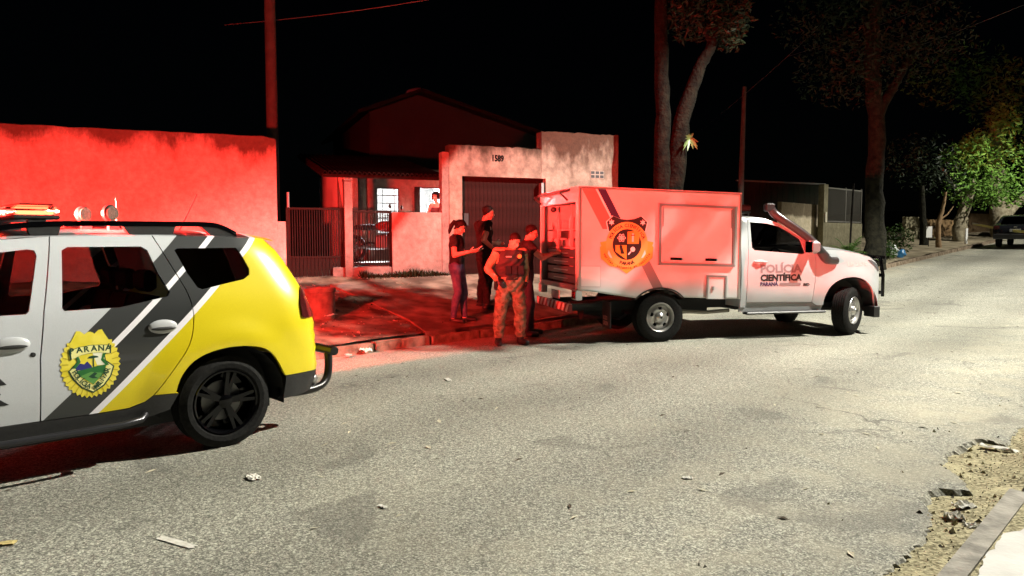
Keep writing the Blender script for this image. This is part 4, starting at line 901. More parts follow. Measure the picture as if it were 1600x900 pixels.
# tail light, striped rear bar, number plate bottle rack
MB().box(rear_u - .035, rear_u + .06, -YB + .0, -YB + .20, .66, .815, None, .012).build('tail_light', M_WHITEP, trk)
MB().box(rear_u - .045, rear_u - .036, -YB + .03, -YB + .17, .685, .79).build('tail_lens', M_REDL, trk, 0)
MB().box(rear_u - .035, rear_u + .06, YB - .20, YB, .66, .815, None, .012).build('tail_light', M_WHITEP, trk)
def stripes(name, c0, c1, k, axis=1):
    m = bpy.data.materials.new(name); m.use_nodes = True; nt = m.node_tree; N = nt.nodes.new; L = nt.links.new; p = nt.nodes['Principled BSDF']
    tc = N('ShaderNodeTexCoord'); sx = N('ShaderNodeSeparateXYZ'); L(tc.outputs['Object'], sx.inputs[0]); a = N('ShaderNodeMath'); a.operation = 'MULTIPLY_ADD'; L(sx.outputs[axis], a.inputs[0]); a.inputs[1].default_value = k
    b = N('ShaderNodeMath'); b.operation = 'MULTIPLY'; L(sx.outputs[2], b.inputs[0]); b.inputs[1].default_value = k * .8; L(b.outputs[0], a.inputs[2])
    fr = N('ShaderNodeMath'); fr.operation = 'FRACT'; L(a.outputs[0], fr.inputs[0]); g_ = N('ShaderNodeMath'); g_.operation = 'GREATER_THAN'; g_.inputs[1].default_value = .5; L(fr.outputs[0], g_.inputs[0])
    mx = N('ShaderNodeMixRGB'); mx.inputs[1].default_value = (*c0, 1); mx.inputs[2].default_value = (*c1, 1); L(g_.outputs[0], mx.inputs[0]); L(mx.outputs[0], p.inputs[0]); p.inputs['Roughness'].default_value = .4; return m
MB().box(rear_u - .10, rear_u - .05, -.86, .86, .47, .60, None, .01).build('striped_rear_bar', stripes('bar stripes', (.85, .84, .82), (.28, .03, .03), 5.2), trk)
for y in (-.55, .55): MB().box(rear_u - .05, rear_u + .5, y - .03, y + .03, .52, .58).build('bar_bracket', M_BLK, trk, 0)
MB().box(rear_u - .06, rear_u - .05, -.25, .15, .63, .76).build('number_plate', mat('plate', (.5, .5, .5), .5), trk, 0)
# chassis
ch = MB(); [ch.box(rear_u + .05, 3.7, y - .05, y + .05, .46, .60) for y in (-.42, .42)]; ch.box(-.06, .06, -.7, .7, .32, .44); ch.box(.5, 1.1, -.36, .36, .36, .46); ch.build('chassis', M_INT, trk, 0)
MB().tube([(-.9, .1, .42), (-.25, .1, .42)], .16, 14).build('spare_wheel_tank', M_INT, trk)
MB().tube([(.35, -.60, .44), (.9, -.62, .40), (1.35, -.6, .42)], .03, 8).build('exhaust_pipe', mat('pipe pale', (.3, .28, .24), .5, .5), trk)
mf = MB().box(-.80, -.79, -.95, -.62, .22, .62).build('mud_flap', M_BLK, trk, 0)
d = Decal(lambda y, z, e: Vector((-.80 - .002 - e, -y, z))); M_PRED = mat('mud flap print', (.75, .35, .3), .6)
d.text('RODO', (.66, .345), .085, M_PRED, 0, .03, width=.17); d.text('GREIN', (.66, .265), .085, M_PRED, 0, .03, width=.2); 
d2 = Decal(lambda u, z, e: Vector((-.95 + u, -.97 - e, z)))
o = d.build('mud_flap_print', trk)
# --- side hatch, small door, prints on the near side
ht = MB(); hz = lambda u, z: z - .03 * (u - 0)
def hrect(u0, u1, z0, z1, e0, e1, mb): mb.hexa([(u0, -YB - e0, hz(u0, z0)), (u0, -YB - e1, hz(u0, z0)), (u1, -YB - e1, hz(u1, z0)), (u1, -YB - e0, hz(u1, z0)), (u0, -YB - e0, hz(u0, z1)), (u0, -YB - e1, hz(u0, z1)), (u1, -YB - e1, hz(u1, z1)), (u1, -YB - e0, hz(u1, z1))]); return mb
M_ALU = mat('anodised grey', (.30, .30, .30), .4, .7)
fr = MB(); hrect(-.064, 1.20, 2.05, 2.085, .001, .03, fr); hrect(-.064, -.03, 1.20, 2.05, .001, .022, fr); hrect(1.165, 1.20, 1.20, 2.05, .001, .022, fr); hrect(-.064, 1.20, 1.165, 1.20, .001, .034, fr); fo = fr.build('hatch_frame', M_ALU, near, 0)
hp = MB(); hrect(-.018, 1.153, 1.212, 2.038, .001, .014, hp); hpo = hp.build('hatch_panel', M_WHITEP, near, 0)
for u in (.22, .80):
    hl = MB(); hrect(u - .09, u + .09, 1.245, 1.285, .015, .035, hl); hl.build('hatch_latch', M_GLOSSBLK, hpo, 0)
for u in (.0, 1.13): st_ = MB(); hrect(u, u + .015, 1.75, 2.03, .015, .02, st_); st_.build('gas_strut', M_ALU, hpo, 0)
db = MB()
for a in ((.735, .765, .665, 1.03), (1.045, 1.075, .665, 1.03), (.765, 1.045, 1.0, 1.03)): hrect(a[0], a[1], a[2], a[3], .001, .02, db)
dbo = db.build('locker_frame', M_ALU, near, 0)
lp = MB(); hrect(.768, 1.042, .668, .998, .001, .01, lp); lpo = lp.build('locker_door', M_WHITEP, near, 0); lk = MB(); hrect(.83, .86, .80, .86, .011, .025, lk); lk.build('locker_latch', M_ALU, lpo, 0)
d = Decal(lambda u, z, e: Vector((u, -YB - .0015 - e, z)))
M_S1 = mat('stripe salmon', (.40, .17, .14), .45); M_S2 = mat('stripe purple', (.035, .014, .06), .45); M_S3 = mat('stripe grey', (.20, .185, .18), .45); M_BAL = mat('emblem wine', (.022, .012, .012), .45); M_ORG = mat('emblem gold', (.62, .38, .05), .45); M_ORG2 = mat('emblem gold pale', (.66, .42, .10), .45)
def dg(u0, z0, z1, w_, m, e): k = .555; d.raw([(u0, z0), (u0 + w_, z0), (u0 + w_ + (z0 - z1) * k, z1), (u0 + (z0 - z1) * k, z1)], [(3, 2, 1, 0)], m, e)
dg(-1.268, 2.285, 1.70, .205, M_S1, 0); dg(-1.063, 2.285, 1.85, .035, M_PRINTW, 0); dg(-1.028, 2.285, 1.8, .125, M_S2, 0)
d.build('side_stripe', near)
d = Decal(lambda u, z, e: Vector((u, -YB - .0015 - e, z))); dg(-.375, 1.25, .80, .165, M_S3, 0); d.build('side_stripe', near)
d = Decal(lambda u, z, e: Vector((u, -YB - .003 - e, z))); cx, cz = -.562, 1.475; r0 = .325
def E2(x, y): return (cx + x * r0, cz + y * r0)
sh_ = [E2(-.98, 1.02), E2(-.68, 1.28), E2(-.35, 1.16), E2(0, 1.12), E2(.35, 1.16), E2(.68, 1.28), E2(.98, 1.02), E2(.88, .6), E2(-.88, .6)]
d.poly(sc(sh_, 1.05, E2(0, .9)), M_PRINTW, 0, .1); d.poly(sh_, M_BAL, .0008, .1)
rib = [E2(-1.30, .10), E2(-1.0, .16), E2(1.0, .16), E2(1.30, .10), E2(1.24, -.06), E2(1.30, -.12), E2(1.26, -.62), E2(.85, -.95), E2(.4, -1.05), E2(0, -1.33), E2(-.4, -1.05), E2(-.85, -.95), E2(-1.26, -.62), E2(-1.30, -.12), E2(-1.24, -.06)]
d.poly(rib, M_ORG, .0014, .1); d.circ((cx, cz), r0 * 1.02, M_ORG2, .002, 44); d.circ((cx, cz), r0 * .70, M_BAL, .0028, 36)
for sx in (-1, 1): d.poly([E2(sx * .88, -.25), E2(sx * .70, -.62), E2(sx * .80, -.60), E2(sx * .93, -.42)], M_PRINTW, .0028, .1)
d.poly([E2(.02, .03), E2(.56, .03), E2(.6, .36), E2(.58, .62), E2(.02, .58)], M_ORG, .0036, .1); d.poly([E2(-.02, -.03), E2(-.56, -.03), E2(-.55, -.32), E2(-.02, -.68)], M_ORG, .0036, .1)
for k in range(3):
    a = math.pi * k / 3; el = [E2(-.27 + .19 * math.cos(w_) * math.cos(a) - .07 * math.sin(w_) * math.sin(a), .30 + .19 * math.cos(w_) * math.sin(a) + .07 * math.sin(w_) * math.cos(a)) for w_ in [2 * math.pi * i / 20 for i in range(20)]]
    for i in range(20): d.line(el[i], el[(i + 1) % 20], .009, M_PRINTW, .0042)
d.circ(E2(-.27, .30), .016, M_PRINTW, .0044, 10); d.circ(E2(.28, -.22), .038, M_PRINTW, .0044, 16); d.line(E2(.19, -.32), E2(.06, -.46), .02, M_PRINTW, .0044)
d.line(E2(.28, .12), E2(.28, .5), .03, M_PRINTW, .0044); d.line(E2(.18, .42), E2(.38, .42), .014, M_BAL, .0046)
d.poly([E2(-.36, -.12), E2(-.24, -.08), E2(-.12, -.42), E2(-.3, -.42)], M_BAL, .0044, .05); d.circ(E2(-.30, -.1), .024, M_BAL, .0046, 10)
for sx in (-1, 1):
    stp = [(E2(sx * .76, 1.0)[0] + (.05 if k % 2 == 0 else .024) * math.sin(math.pi * k / 6), E2(0, 1.0)[1] + (.05 if k % 2 == 0 else .024) * math.cos(math.pi * k / 6)) for k in range(12)]; d.poly(list(reversed(stp)), M_PRINTW, .0032, .1)
d.arc('POLÍCIA CIENTÍFICA', (cx, cz), r0 * .79, 162, 18, .068, M_BAL, .0042, .03)
d.arc('PARANÁ', (cx, cz), r0 * .93, 246, 294, .066, M_BAL, .0042, .035, True); d.arc('veritas, scientia et iustitia', (cx, cz + .06), r0 * 1.30, 208, 332, .058, M_BAL, .0042, .02, True)
d.build('side_emblem', near)
d = Decal(lambda u, z, e: Vector((u, -YB - .0015 - e, z))); d.raw([(-1.282, .857), (-.967, .850), (-.967, 1.163), (-1.282, 1.17)], [(0, 1, 2, 3)], mat('sticker grey', (.42, .40, .39), .5), 0); d.raw([(-1.272, .867), (-.977, .860), (-.977, 1.153), (-1.272, 1.16)], [(0, 1, 2, 3)], mat('sticker white', (.66, .64, .62), .5), .001); d.build('blank_sticker', near)
# --- cab
roof_l = [(1.517, 1.912), (1.671, 1.903), (1.871, 1.874), (2.082, 1.793), (2.264, 1.692), (2.43, 1.59), (2.587, 1.499), (2.70, 1.41)]
hood_l = [(2.70, 1.405), (2.836, 1.397), (3.139, 1.375), (3.431, 1.323), (3.643, 1.27), (3.811, 1.207)]
t_win = [(1.603, 1.821), (1.883, 1.802), (2.103, 1.752), (2.265, 1.667), (2.445, 1.55), (2.50, 1.33), (2.449, 1.317), (1.605, 1.381), (1.567, 1.421)]
arch_t = [tuple(p) for p in spl([(2.831, .504), (2.843, .634), (2.938, .814), (3.123, .924), (3.361, .942), (3.545, .877), (3.694, .728), (3.756, .558), (3.795, .451)], 3)]
dL = [(1.50, 1.381), (1.462, 1.016), (1.467, .574)]; dR = [(2.672, 1.316), (2.686, 1.184), (2.679, .95), (2.642, .55)]
g = .004
door_o = [(1.467 + g, .574), (2.642 - g, .552), (2.679 - g, .95), (2.686 - g, 1.184), (2.672 - g, 1.316), (2.60, 1.44), (2.47, 1.545), (2.26, 1.68), (2.08, 1.778), (1.88, 1.835), (1.56, 1.855), (1.535, 1.6), (1.50 + g, 1.381), (1.462 + g, 1.016)]
cabback = [(1.37, .49), (1.467 - g, .49), (1.467 - g, .574), (1.462 - g, 1.016), (1.50 - g, 1.381), (1.535 - .006, 1.6), (1.56 - .006, 1.861), (1.885, 1.842), (2.085, 1.785), (2.265, 1.687), (2.475, 1.552), (2.608, 1.447), (2.70, 1.41), (2.587, 1.499), (2.43, 1.59), (2.264, 1.692 + .012), (2.082, 1.793 + .012), (1.871, 1.874), (1.671, 1.903), (1.49, 1.912), (1.40, 1.7), (1.37, 1.3)]
cabback = [(1.37, .49), (1.467 - g, .49), (1.467 - g, .574), (1.462 - g, 1.016), (1.50 - g, 1.381), (1.535 - .006, 1.6), (1.56 - .006, 1.861), (1.885, 1.842), (2.085, 1.785), (2.265, 1.687), (2.475, 1.552), (2.608, 1.447), (2.66, 1.42), (2.60, 1.505), (2.44, 1.602), (2.274, 1.708), (2.092, 1.81), (1.871, 1.88), (1.671, 1.905), (1.49, 1.912), (1.40, 1.7), (1.37, 1.3)]
fend = [(2.642 + g, .552), (2.72, .50), (2.831, .504)] + arch_t + [(3.93, .587), (3.901, .778), (3.87, 1.06), (3.80, 1.16), (3.72, 1.215), (3.643, 1.262), (3.431, 1.318), (3.139, 1.371), (2.836, 1.393), (2.69, 1.402), (2.672 + g, 1.316), (2.686 + g, 1.184), (2.679 + g, .95)]
sill_t = [(1.37, .42), (2.80, .42), (2.825, .50), (2.72, .494), (2.64, .546), (1.467, .568), (1.464, .487), (1.37, .487)]
for sg in (-1, 1):
    fl = (0, -sg * .035, 0); fp_ = sg > 0
    sheet('cab_pillar', cabback, [], tf(sg), M_WHITE, trk, .08, fl, fp_)
    dd_ = sheet('door', door_o, [t_win], tf(sg), M_WHITE, trk, .06, fl, fp_)
    sheet('front_fender', fend, [], tf(sg), M_WHITE, trk, .06, fl, fp_)
    sheet('sill', sill_t, [], tf(sg, -.012), mat('sill grey', (.36, .37, .38), .45), trk, .1, fl, fp_)
    sheet('door_window', t_win, [], tf(sg, -.013), M_GLASSD, dd_, .1, None, fp_)
    hn = MB(); hn.tube([(1.58, sg * (tw_(1.6, 1.2) + .012), 1.203), (1.69, sg * (tw_(1.6, 1.2) + .038), 1.203), (1.80, sg * (tw_(1.6, 1.2) + .012), 1.193)], .018, 8); hn.build('door_handle', M_WHITE, dd_)
    MB().ell((1.69, sg * (tw_(1.69, 1.2) + .001), 1.205), (.09, .006, .035), None, 14, 6).build('handle_recess', mat('recess', (.4, .4, .4), .5), dd_)
    mm = MB(); mm.box(2.49, 2.62, sg * 1.02 - .10, sg * 1.02 + .10, 1.33, 1.53, None, .04); mm.tube([(2.58, sg * .88, 1.36), (2.56, sg * .95, 1.38)], .03, 6); mo_ = mm.build('door_mirror', mat('mirror shell', (.45, .46, .47), .2, .6), trk)
    MB().box(2.484, 2.489, sg * 1.02 - .085, sg * 1.02 + .085, 1.345, 1.515).build('mirror_glass', mat('mirror silver', (.6, .6, .62), .05, 1), mo_, 0)
    sb = MB(); sb.box(1.42, 2.82, sg * .96 - .07, sg * .96 + .07, .385, .425, None, .015); so2 = sb.build('side_step', M_BLK, trk)
    # head lamp
    hlp = rnd([(3.60, 1.222), (3.70, 1.205), (3.80, 1.145), (3.865, 1.05), (3.85, 1.02), (3.72, 1.13), (3.64, 1.19)], .02)
    sheet('head_lamp', hlp, [], tf(sg, .006), mat('head lamp', (.16, .16, .17), .08, .3, coat=1), trk, .05, (0, -sg * .02, 0), fp_)
    hs = MB(); P = [(3.31 + .50 * math.cos(R(a)), .43 + .50 * math.sin(R(a))) for a in range(-10, 191, 14)]
    hs.add([(x, sg * .90, z) for x, z in P] + [(x, sg * .45, z) for x, z in P], [(i, i + 1, len(P) + i + 1, len(P) + i) for i in range(len(P) - 1)]); hs.add([(x, sg * .45, z) for x, z in P], [tuple(range(len(P)))]); hs.build('wheel_housing', mat('housing', (.06, .06, .06), .7), trk, 0)
    MB().box(3.70, 3.80, sg * .82 - .14, sg * .82 + .1, .28, .46, None, .01).build('front_mud_flap', M_BLK, trk)
strip('cab_roof', spl(roof_l[:4], 3), lambda u, z: tw_(u, z) - .002, (0, .05), M_WHITE, trk)
strip('windscreen', [(2.69, 1.41), (2.587, 1.499), (2.43, 1.59), (2.264, 1.692), (2.082, 1.793)], lambda u, z: tw_(u, z) - .025, (.16, .03), M_GLASSD, trk)
strip('bonnet', spl(hood_l, 3), lambda u, z: tw_(u, z) - .003, (.10, .06), M_WHITE, trk)
strip('grille', spl([(3.90, .78), (3.89, .95), (3.86, 1.08), (3.811, 1.207)], 3), lambda u, z: tw_(u, z) - .004, (.10, 0), M_BLK, trk)
strip('front_bumper', spl([(3.80, .45), (3.93, .5), (3.935, .6), (3.90, .78)], 3), lambda u, z: tw_(u, z) - .002, (.12, 0), M_WHITE, trk)
MB().box(1.365, 1.385, -.86, .86, .5, 1.82).build('cab_back', M_WHITE, trk, 0)
MB().box(1.4, 3.6, -.7, .7, .44, .52).build('cab_floor', M_INT, trk, 0)
MB().box(2.45, 2.8, -.78, .78, .9, 1.33, None, .06).build('dashboard', M_INT, trk)
for y in (-.4, .4):
    se = MB(); se.box(1.6, 2.1, y - .25, y + .25, .75, .9, None, .04); se.hexa([(1.55, y - .24, .88), (1.68, y - .24, .88), (1.68, y + .24, .88), (1.55, y + .24, .88), (1.44, y - .2, 1.45), (1.53, y - .2, 1.45), (1.53, y + .2, 1.45), (1.44, y + .2, 1.45)]); se.box(1.43, 1.51, y - .12, y + .12, 1.48, 1.64, None, .03); se.build('seat', M_INT, trk)
sw_ = MB(); sw_.lathe([(.18 + .014 * math.cos(2 * math.pi * k / 8), .014 * math.sin(2 * math.pi * k / 8)) for k in range(8)], (0, 0, 0), 'x', 24, True); Mx = Matrix.Translation((2.36, -.4, 1.24)) @ Matrix.Rotation(R(-25), 4, 'Y'); sw_.v = [Mx @ p for p in sw_.v]; sw_.build('steering_wheel', M_INT, trk)
# snorkel up the pillar with a bellows foot on the wing
def path3(L_): return [Vector((u, -(tw_(u, z) + e), z)) for u, z, e in L_]
sk = MB(); sk.tube(spl(path3([(2.02, 2.02, .04), (2.07, 1.95, .05), (2.2, 1.835, .05), (2.46, 1.655, .055), (2.64, 1.50, .06), (2.74, 1.36, .065), (2.82, 1.27, .06)]), 4), .066, 12); sk.tube(spl(path3([(2.74, 1.37, .055), (2.80, 1.27, .05), (2.90, 1.215, .03), (3.06, 1.21, .0)]), 4), [.066] * 4 + [.07] * 4 + [.062] * 4 + [.03], 12); sno = sk.build('snorkel', mat('snorkel black', (.035, .03, .03), .28, coat=.4), trk)
sh_ = MB(); q = path3([(1.98, 2.05, .04)])[0]; sh_.box(q.x - .075, q.x + .06, q.y - .055, q.y + .055, q.z - .06, q.z + .07, Matrix.Identity(4), .02); sh_.build('snorkel_head', M_BLK, sno)
# beacon on the cab roof, roof gutter strip
bc = MB(); bc.box(1.53, 1.70, -.62, .62, 1.965, 2.0, None, .01); bo = bc.build('cab_light_bar', M_BLK, trk); MB().box(1.535, 1.695, -.615, .615, 2.001, 2.10, None, .02).build('bar_lens', mat('unlit red lens', (.22, .03, .03), .15, coat=.6), bo)
MB().tube([(1.70, -.55, 1.9), (1.70, -.55, 1.97)], .012, 6).build('bar_foot', M_GRAYM, bo)
bb = MB(); 
for y in (-.42, .42): bb.tube(spl([(3.85, y, .52), (4.05, y, .56), (4.08, y, .85), (4.04, y, 1.2), (3.98, y, 1.27)], 4), .032, 10)
for z in (.66, .95, 1.25): bb.tube([(4.05, -.72, z), (4.09, -.3, z), (4.09, .3, z), (4.05, .72, z)], .03, 10)
for sg in (-1, 1): bb.tube([(4.05, sg * .72, .60), (4.03, sg * .74, .95), (4.0, sg * .70, 1.26)], .028, 10)
bb.build('bull_bar', M_GLOSSBLK, trk)
def tdec(u, z, e): return Vector((u, -(tw_(u, z) + .003 + e), z))
d = Decal(tdec); M_LG = mat('print grey', (.22, .20, .205), .5); M_PUR = mat('print purple', (.05, .03, .10), .5)
d.text('POLÍCIA', (1.69, 1.035), .17, M_LG, 0, .045, width=.735); d.text('CIENTÍFICA', (1.69, .905), .135, M_PRINTBLK, 0, .05, width=.735); d.text('PARANÁ', (1.69, .825), .08, M_PUR, 0, .045, width=.315)
d.poly(rnd([(2.03, .825), (2.41, .822), (2.41, .866), (2.03, .869)], .02), M_LG, 0, .05); d.text('BID', (2.46, .815), .06, M_PRINTBLK, 0, .04, width=.11); d.build('door_lettering', trk)
d = Decal(tdec); d.text('LB 2530', (3.23, 1.125), .09, mat('fleet number pale', (.60, .55, .54), .5), 0, .03, width=.36); d.build('fleet_number', trk)
# wheels: pressed steel discs with five openings
def truck_wheel():
    wt = MB(); tyre(wt, .378, .25, .218, (0, 0, 0), 5, 56); o = wt.build('wheel', M_RUB, trk, 25)
    rm_ = MB(); rm_.lathe([(.22, .1), (.214, -.02), (.214, -.10), (.226, -.112), (.218, -.122), (.205, -.114), (.197, -.085), (.190, -.07)], (0, 0, 0), 'y', 44); ro = rm_.build('rim', M_SILVER, o)
    hl = []
    for k in range(5):
        a = 2 * math.pi * k / 5 + .3; hl.append(rnd([(r_ * math.cos(a + da), r_ * math.sin(a + da)) for r_, da in ((.112, -.2), (.158, -.24), (.158, .24), (.112, .2))], .018))
    def dish(x, z):
        r_ = math.hypot(x, z); return Vector((x, -.062 - .028 * sm(.19, .12, r_) - .012 * math.sin(max(0, min(1, (r_ - .09) / .09)) * math.pi), z))
    sheet('wheel_disc', [(.193 * math.cos(2 * math.pi * k / 40), .193 * math.sin(2 * math.pi * k / 40)) for k in range(40)], hl, dish, M_SILVER, ro, .02, (0, .03, 0), False, 40)
    MB().lathe([(.0, -.15), (.03, -.15), (.034, -.143), (.06, -.13), (.075, -.115), (.08, -.085)], (0, 0, 0), 'y', 24).build('hub_cap', M_SILVER, ro)
    MB().lathe([(.0, -.154), (.018, -.153), (.02, -.15)], (0, 0, 0), 'y', 14).build('hub_badge', M_BLK, ro)
    MB().lathe([(.0, .02), (.2, .02)], (0, 0, 0), 'y', 24).build('brake_drum', M_INT, ro)
    return o
tw0 = truck_wheel(); tw0.location = (0, -.845, .378)
for u, y, st_ in ((3.31, -.83, 30), (0, .83, 0), (3.31, .81, 30)):
    c = copy_tree(tw0, trk); c.location = (u, y, .378 + (.02 if u else 0)); c.rotation_euler = (0, 1.1, (math.pi if y > 0 else 0) + R(st_))

def nose(x): return x + .085 * min(max((x - 2.75) / 1.0, 0), 1)
for c in trk.children_recursive:
    if c.type != 'MESH' or c.name.startswith(('wheel.', 'rim', 'wheel_disc', 'hub_', 'brake_')) or c.name == 'wheel': continue
    if max(v_.co.x for v_ in c.data.vertices) > 2.75:
        for v_ in c.data.vertices: v_.co.x = nose(v_.co.x)
for c in trk.children:
    if c.name.startswith('wheel') and 'housing' not in c.name and c.location.x > 2: c.location.x += .055

# ------------------------------------------------------------------ people
M_SKIN = mat('skin', (.42, .25, .18), .55, col2=(.46, .28, .20), scale=20)
M_HAIR = mat('hair', (.004, .003, .003), .7, spec=.15, col2=(.012, .009, .008), scale=60, bump=.4, bscale=120)
def seg_d(P, a, b, ra, rb):
    a = np.array(a); b = np.array(b); d = b - a; L2 = max(d @ d, 1e-9); t = np.clip((P - a) @ d / L2, 0, 1)
    return np.linalg.norm(P - (a + t[:, None] * d), axis=1) - (ra + (rb - ra) * t)
def capsule(mb, a, b, ra, rb, seg=12):
    a = Vector(a); b = Vector(b); mb.tube([a, b], [ra, rb], seg, True); mb.ell(a, (ra,) * 3, None, seg, 8); mb.ell(b, (rb,) * 3, None, seg, 8)
def person(name, label, loc, face, H, J, garments, head_dir=(0, 1, 0), hands=None, hair='short', extra=None, build=1.0, group=None):
    """local axes: x = the person's right, y = ahead, z = up; joints for a 1.75 m body"""
    k = H / 1.75; root = thing(name, label, 'person', loc, face - math.pi / 2, group)
    D = dict(pelvis=(0, 0, .96), waist=(0, 0, 1.10), chest=(0, 0, 1.30), neck=(0, -.01, 1.475), head=(0, .03, 1.625))
    for s_, n in ((1, 'r'), (-1, 'l')):
        D['sh' + n] = (s_ * .185 * build, -.01, 1.425); D['el' + n] = (s_ * .25, -.04, 1.14); D['wr' + n] = (s_ * .25, .06, .90)
        D['hi' + n] = (s_ * .095, 0, .93); D['kn' + n] = (s_ * .11, .03, .51); D['an' + n] = (s_ * .12, -.02, .085)
    D.update(J); D = {a: Vector(b) for a, b in D.items()}
    mb = MB(); prims = []
    def cap(tg, a, b, ra, rb): capsule(mb, a, b, ra, rb); prims.append((tg, tuple(a), tuple(b), ra, rb))
    # torso as a stack of ellipses
    rings = [(D['pelvis'] + Vector((0, 0, -.10)), .145, .105), (D['pelvis'], .172 * build, .118), (D['waist'], .150 * build, .105), ((D['waist'] + D['chest']) / 2, .158 * build, .108), (D['chest'], .175 * build, .122), (D['chest'] + (D['neck'] - D['chest']) * .62, .165 * build, .10), (D['chest'] + (D['neck'] - D['chest']) * .88, .105 * build, .075), (D['neck'] + Vector((0, 0, .01)), .058, .058)]
    sh_ax = (D['shr'] - D['shl']); sh_ax.z = 0; sh_ax.normalize(); fw = Vector((-sh_ax.y, sh_ax.x, 0)); sg = 20; vs = []; fx = []
    for c, a, b in rings:
        for i in range(sg): w = 2 * math.pi * i / sg; vs.append(c + sh_ax * a * math.cos(w) + fw * b * math.sin(w))
    for i in range(len(rings) - 1):
        for j in range(sg): fx.append((i * sg + j, i * sg + (j + 1) % sg, (i + 1) * sg + (j + 1) % sg, (i + 1) * sg + j))
    fx += [tuple(range(sg - 1, -1, -1)), tuple(range((len(rings) - 1) * sg, len(rings) * sg))]; mb.add(vs, fx)
    prims.append(('hips', tuple(D['pelvis'] + Vector((0, 0, -.06))), tuple(D['pelvis'] + Vector((0, 0, .0))), .15, .15)); prims.append(('torso', tuple(D['waist']), tuple(D['chest'] + Vector((0, 0, .05))), .14, .15))
    for n in 'rl':
        cap('torso', D['sh' + n] * .55 + D['neck'] * .45 + Vector((0, 0, -.02)), D['sh' + n], .062, .062)
        mid = D['sh' + n] * .5 + D['el' + n] * .5; cap('sleeve', D['sh' + n], mid, .062, .053); cap('uparm', mid, D['el' + n], .053, .044)
        cap('forearm', D['el' + n], D['wr' + n], .045, .029)
        cap('thigh', D['hi' + n], D['kn' + n], .092, .060); cap('calf', D['kn' + n], D['kn' + n] * .6 + D['an' + n] * .4 + Vector((0, -.02, 0)), .060, .058); cap('calf', D['kn' + n] * .6 + D['an' + n] * .4 + Vector((0, -.02, 0)), D['an' + n], .057, .040)
        fo = D.get('ft' + n, Vector((.12 if n == 'r' else -.12, 1, 0)) * 1.0); fd = Vector((.25 if n == 'r' else -.25, 1, 0)).normalized()
        a = D['an' + n]; cap('foot', a + Vector((0, -.03, -.042)), a + fd * .10 + Vector((0, 0, -.047)), .042, .040); cap('foot', a + fd * .10 + Vector((0, 0, -.047)), a + fd * .175 + Vector((0, 0, -.052)), .040, .031)
        # hand: palm, four fingers, thumb
        hd, pn, curl = (hands or {}).get(n, ((D['wr' + n] - D['el' + n]).normalized(), Vector((-1 if n == 'r' else 1, 0, 0)), .35))
        hd = Vector(hd).normalized(); pn = Vector(pn); pn = (pn - hd * pn.dot(hd)).normalized(); sd = hd.cross(pn) * (1 if n == 'r' else -1)
        w0_ = D['wr' + n]; kn = w0_ + hd * .085
        cap('hand', w0_, w0_ + hd * .03, .027, .028)
        for i in range(4):
            off_ = sd * (.027 - .018 * i); cap('hand', w0_ + hd * .02 + off_ * .6, kn + off_, .015, .0125)
            L_ = (.042, .047, .043, .034)[i]; p = kn + off_; dirv = hd.copy()
            for jn in range(3):
                dirv = (dirv + pn * curl * (.6 + .3 * jn)).normalized(); q = p + dirv * L_ * (1, .62, .5)[jn]; cap('hand', p, q, .0105 - .001 * jn, .0098 - .001 * jn); p = q
        p = w0_ + hd * .025 + sd * .026; q = p + (hd * .6 + sd * .7 + pn * .25).normalized() * .042; cap('hand', p, q, .014, .0115); q2 = q + (hd * .9 + sd * .15 + pn * .4).normalized() * .035; cap('hand', q, q2, .0115, .0095)
    # head
    f = Vector(head_dir).normalized(); up = Vector((0, 0, 1)); rt = f.cross(up).normalized(); hu = rt.cross(f).normalized(); HM = Matrix((rt, f, hu)).transposed(); hc = D['head']
    cap('neck', D['neck'] + Vector((0, 0, -.03)), hc - hu * .06 - f * .015, .056, .052)
    def he(c, r): mb.ell(hc + HM @ Vector(c), r, HM, 16, 12)
    he((0, -.01, .035), (.074, .094, .085)); he((0, .025, -.03), (.062, .066, .085)); he((0, .055, -.085), (.036, .032, .028)); he((0, .078, -.045), (.027, .022, .03))
    capsule(mb, hc + HM @ Vector((0, .090, .012)), hc + HM @ Vector((0, .108, -.026)), .009, .0135, 8)
    for s_ in (-1, 1): he((s_ * .074, -.012, -.008), (.011, .021, .031)); he((s_ * .03, .08, .028), (.022, .014, .010)); he((s_ * .036, .072, -.03), (.022, .018, .02))
    prims.append(('head', tuple(hc + HM @ Vector((0, 0, .03))), tuple(hc + HM @ Vector((0, .03, -.05))), .09, .065))
    me = bpy.data.meshes.new('body'); me.from_pydata([tuple(v) for v in mb.v], [], mb.f); o = link(bpy.data.objects.new('tmp', me))
    rm = o.modifiers.new('r', 'REMESH'); rm.mode = 'VOXEL'; rm.voxel_size = .009; sm_ = o.modifiers.new('s', 'SMOOTH'); sm_.factor = .5; sm_.iterations = 3
    dg = bpy.context.evaluated_depsgraph_get(); dg.update(); bme = bpy.data.meshes.new_from_object(o.evaluated_get(dg)); bpy.data.objects.remove(o)
    n = len(bme.vertices); co = np.empty(n * 3); bme.vertices.foreach_get('co', co); co = co.reshape(-1, 3); no = np.empty(n * 3); bme.vertices.foreach_get('normal', no); no = no.reshape(-1, 3)
    tags = sorted({p[0] for p in prims}); best = np.full(n, 9.); who = np.zeros(n, int)
    for tg, a, b, ra, rb in prims:
        d_ = seg_d(co, a, b, ra, rb); mk = d_ < best; best[mk] = d_[mk]; who[mk] = tags.index(tg)
    names = np.array(tags)[who]; faces = [tuple(p.vertices) for p in bme.polygons]
    bme.materials.clear(); bme.materials.append(M_SKIN); bme.polygons.foreach_set('use_smooth', [True] * len(bme.polygons)); bme.transform(Matrix.Scale(k, 4))
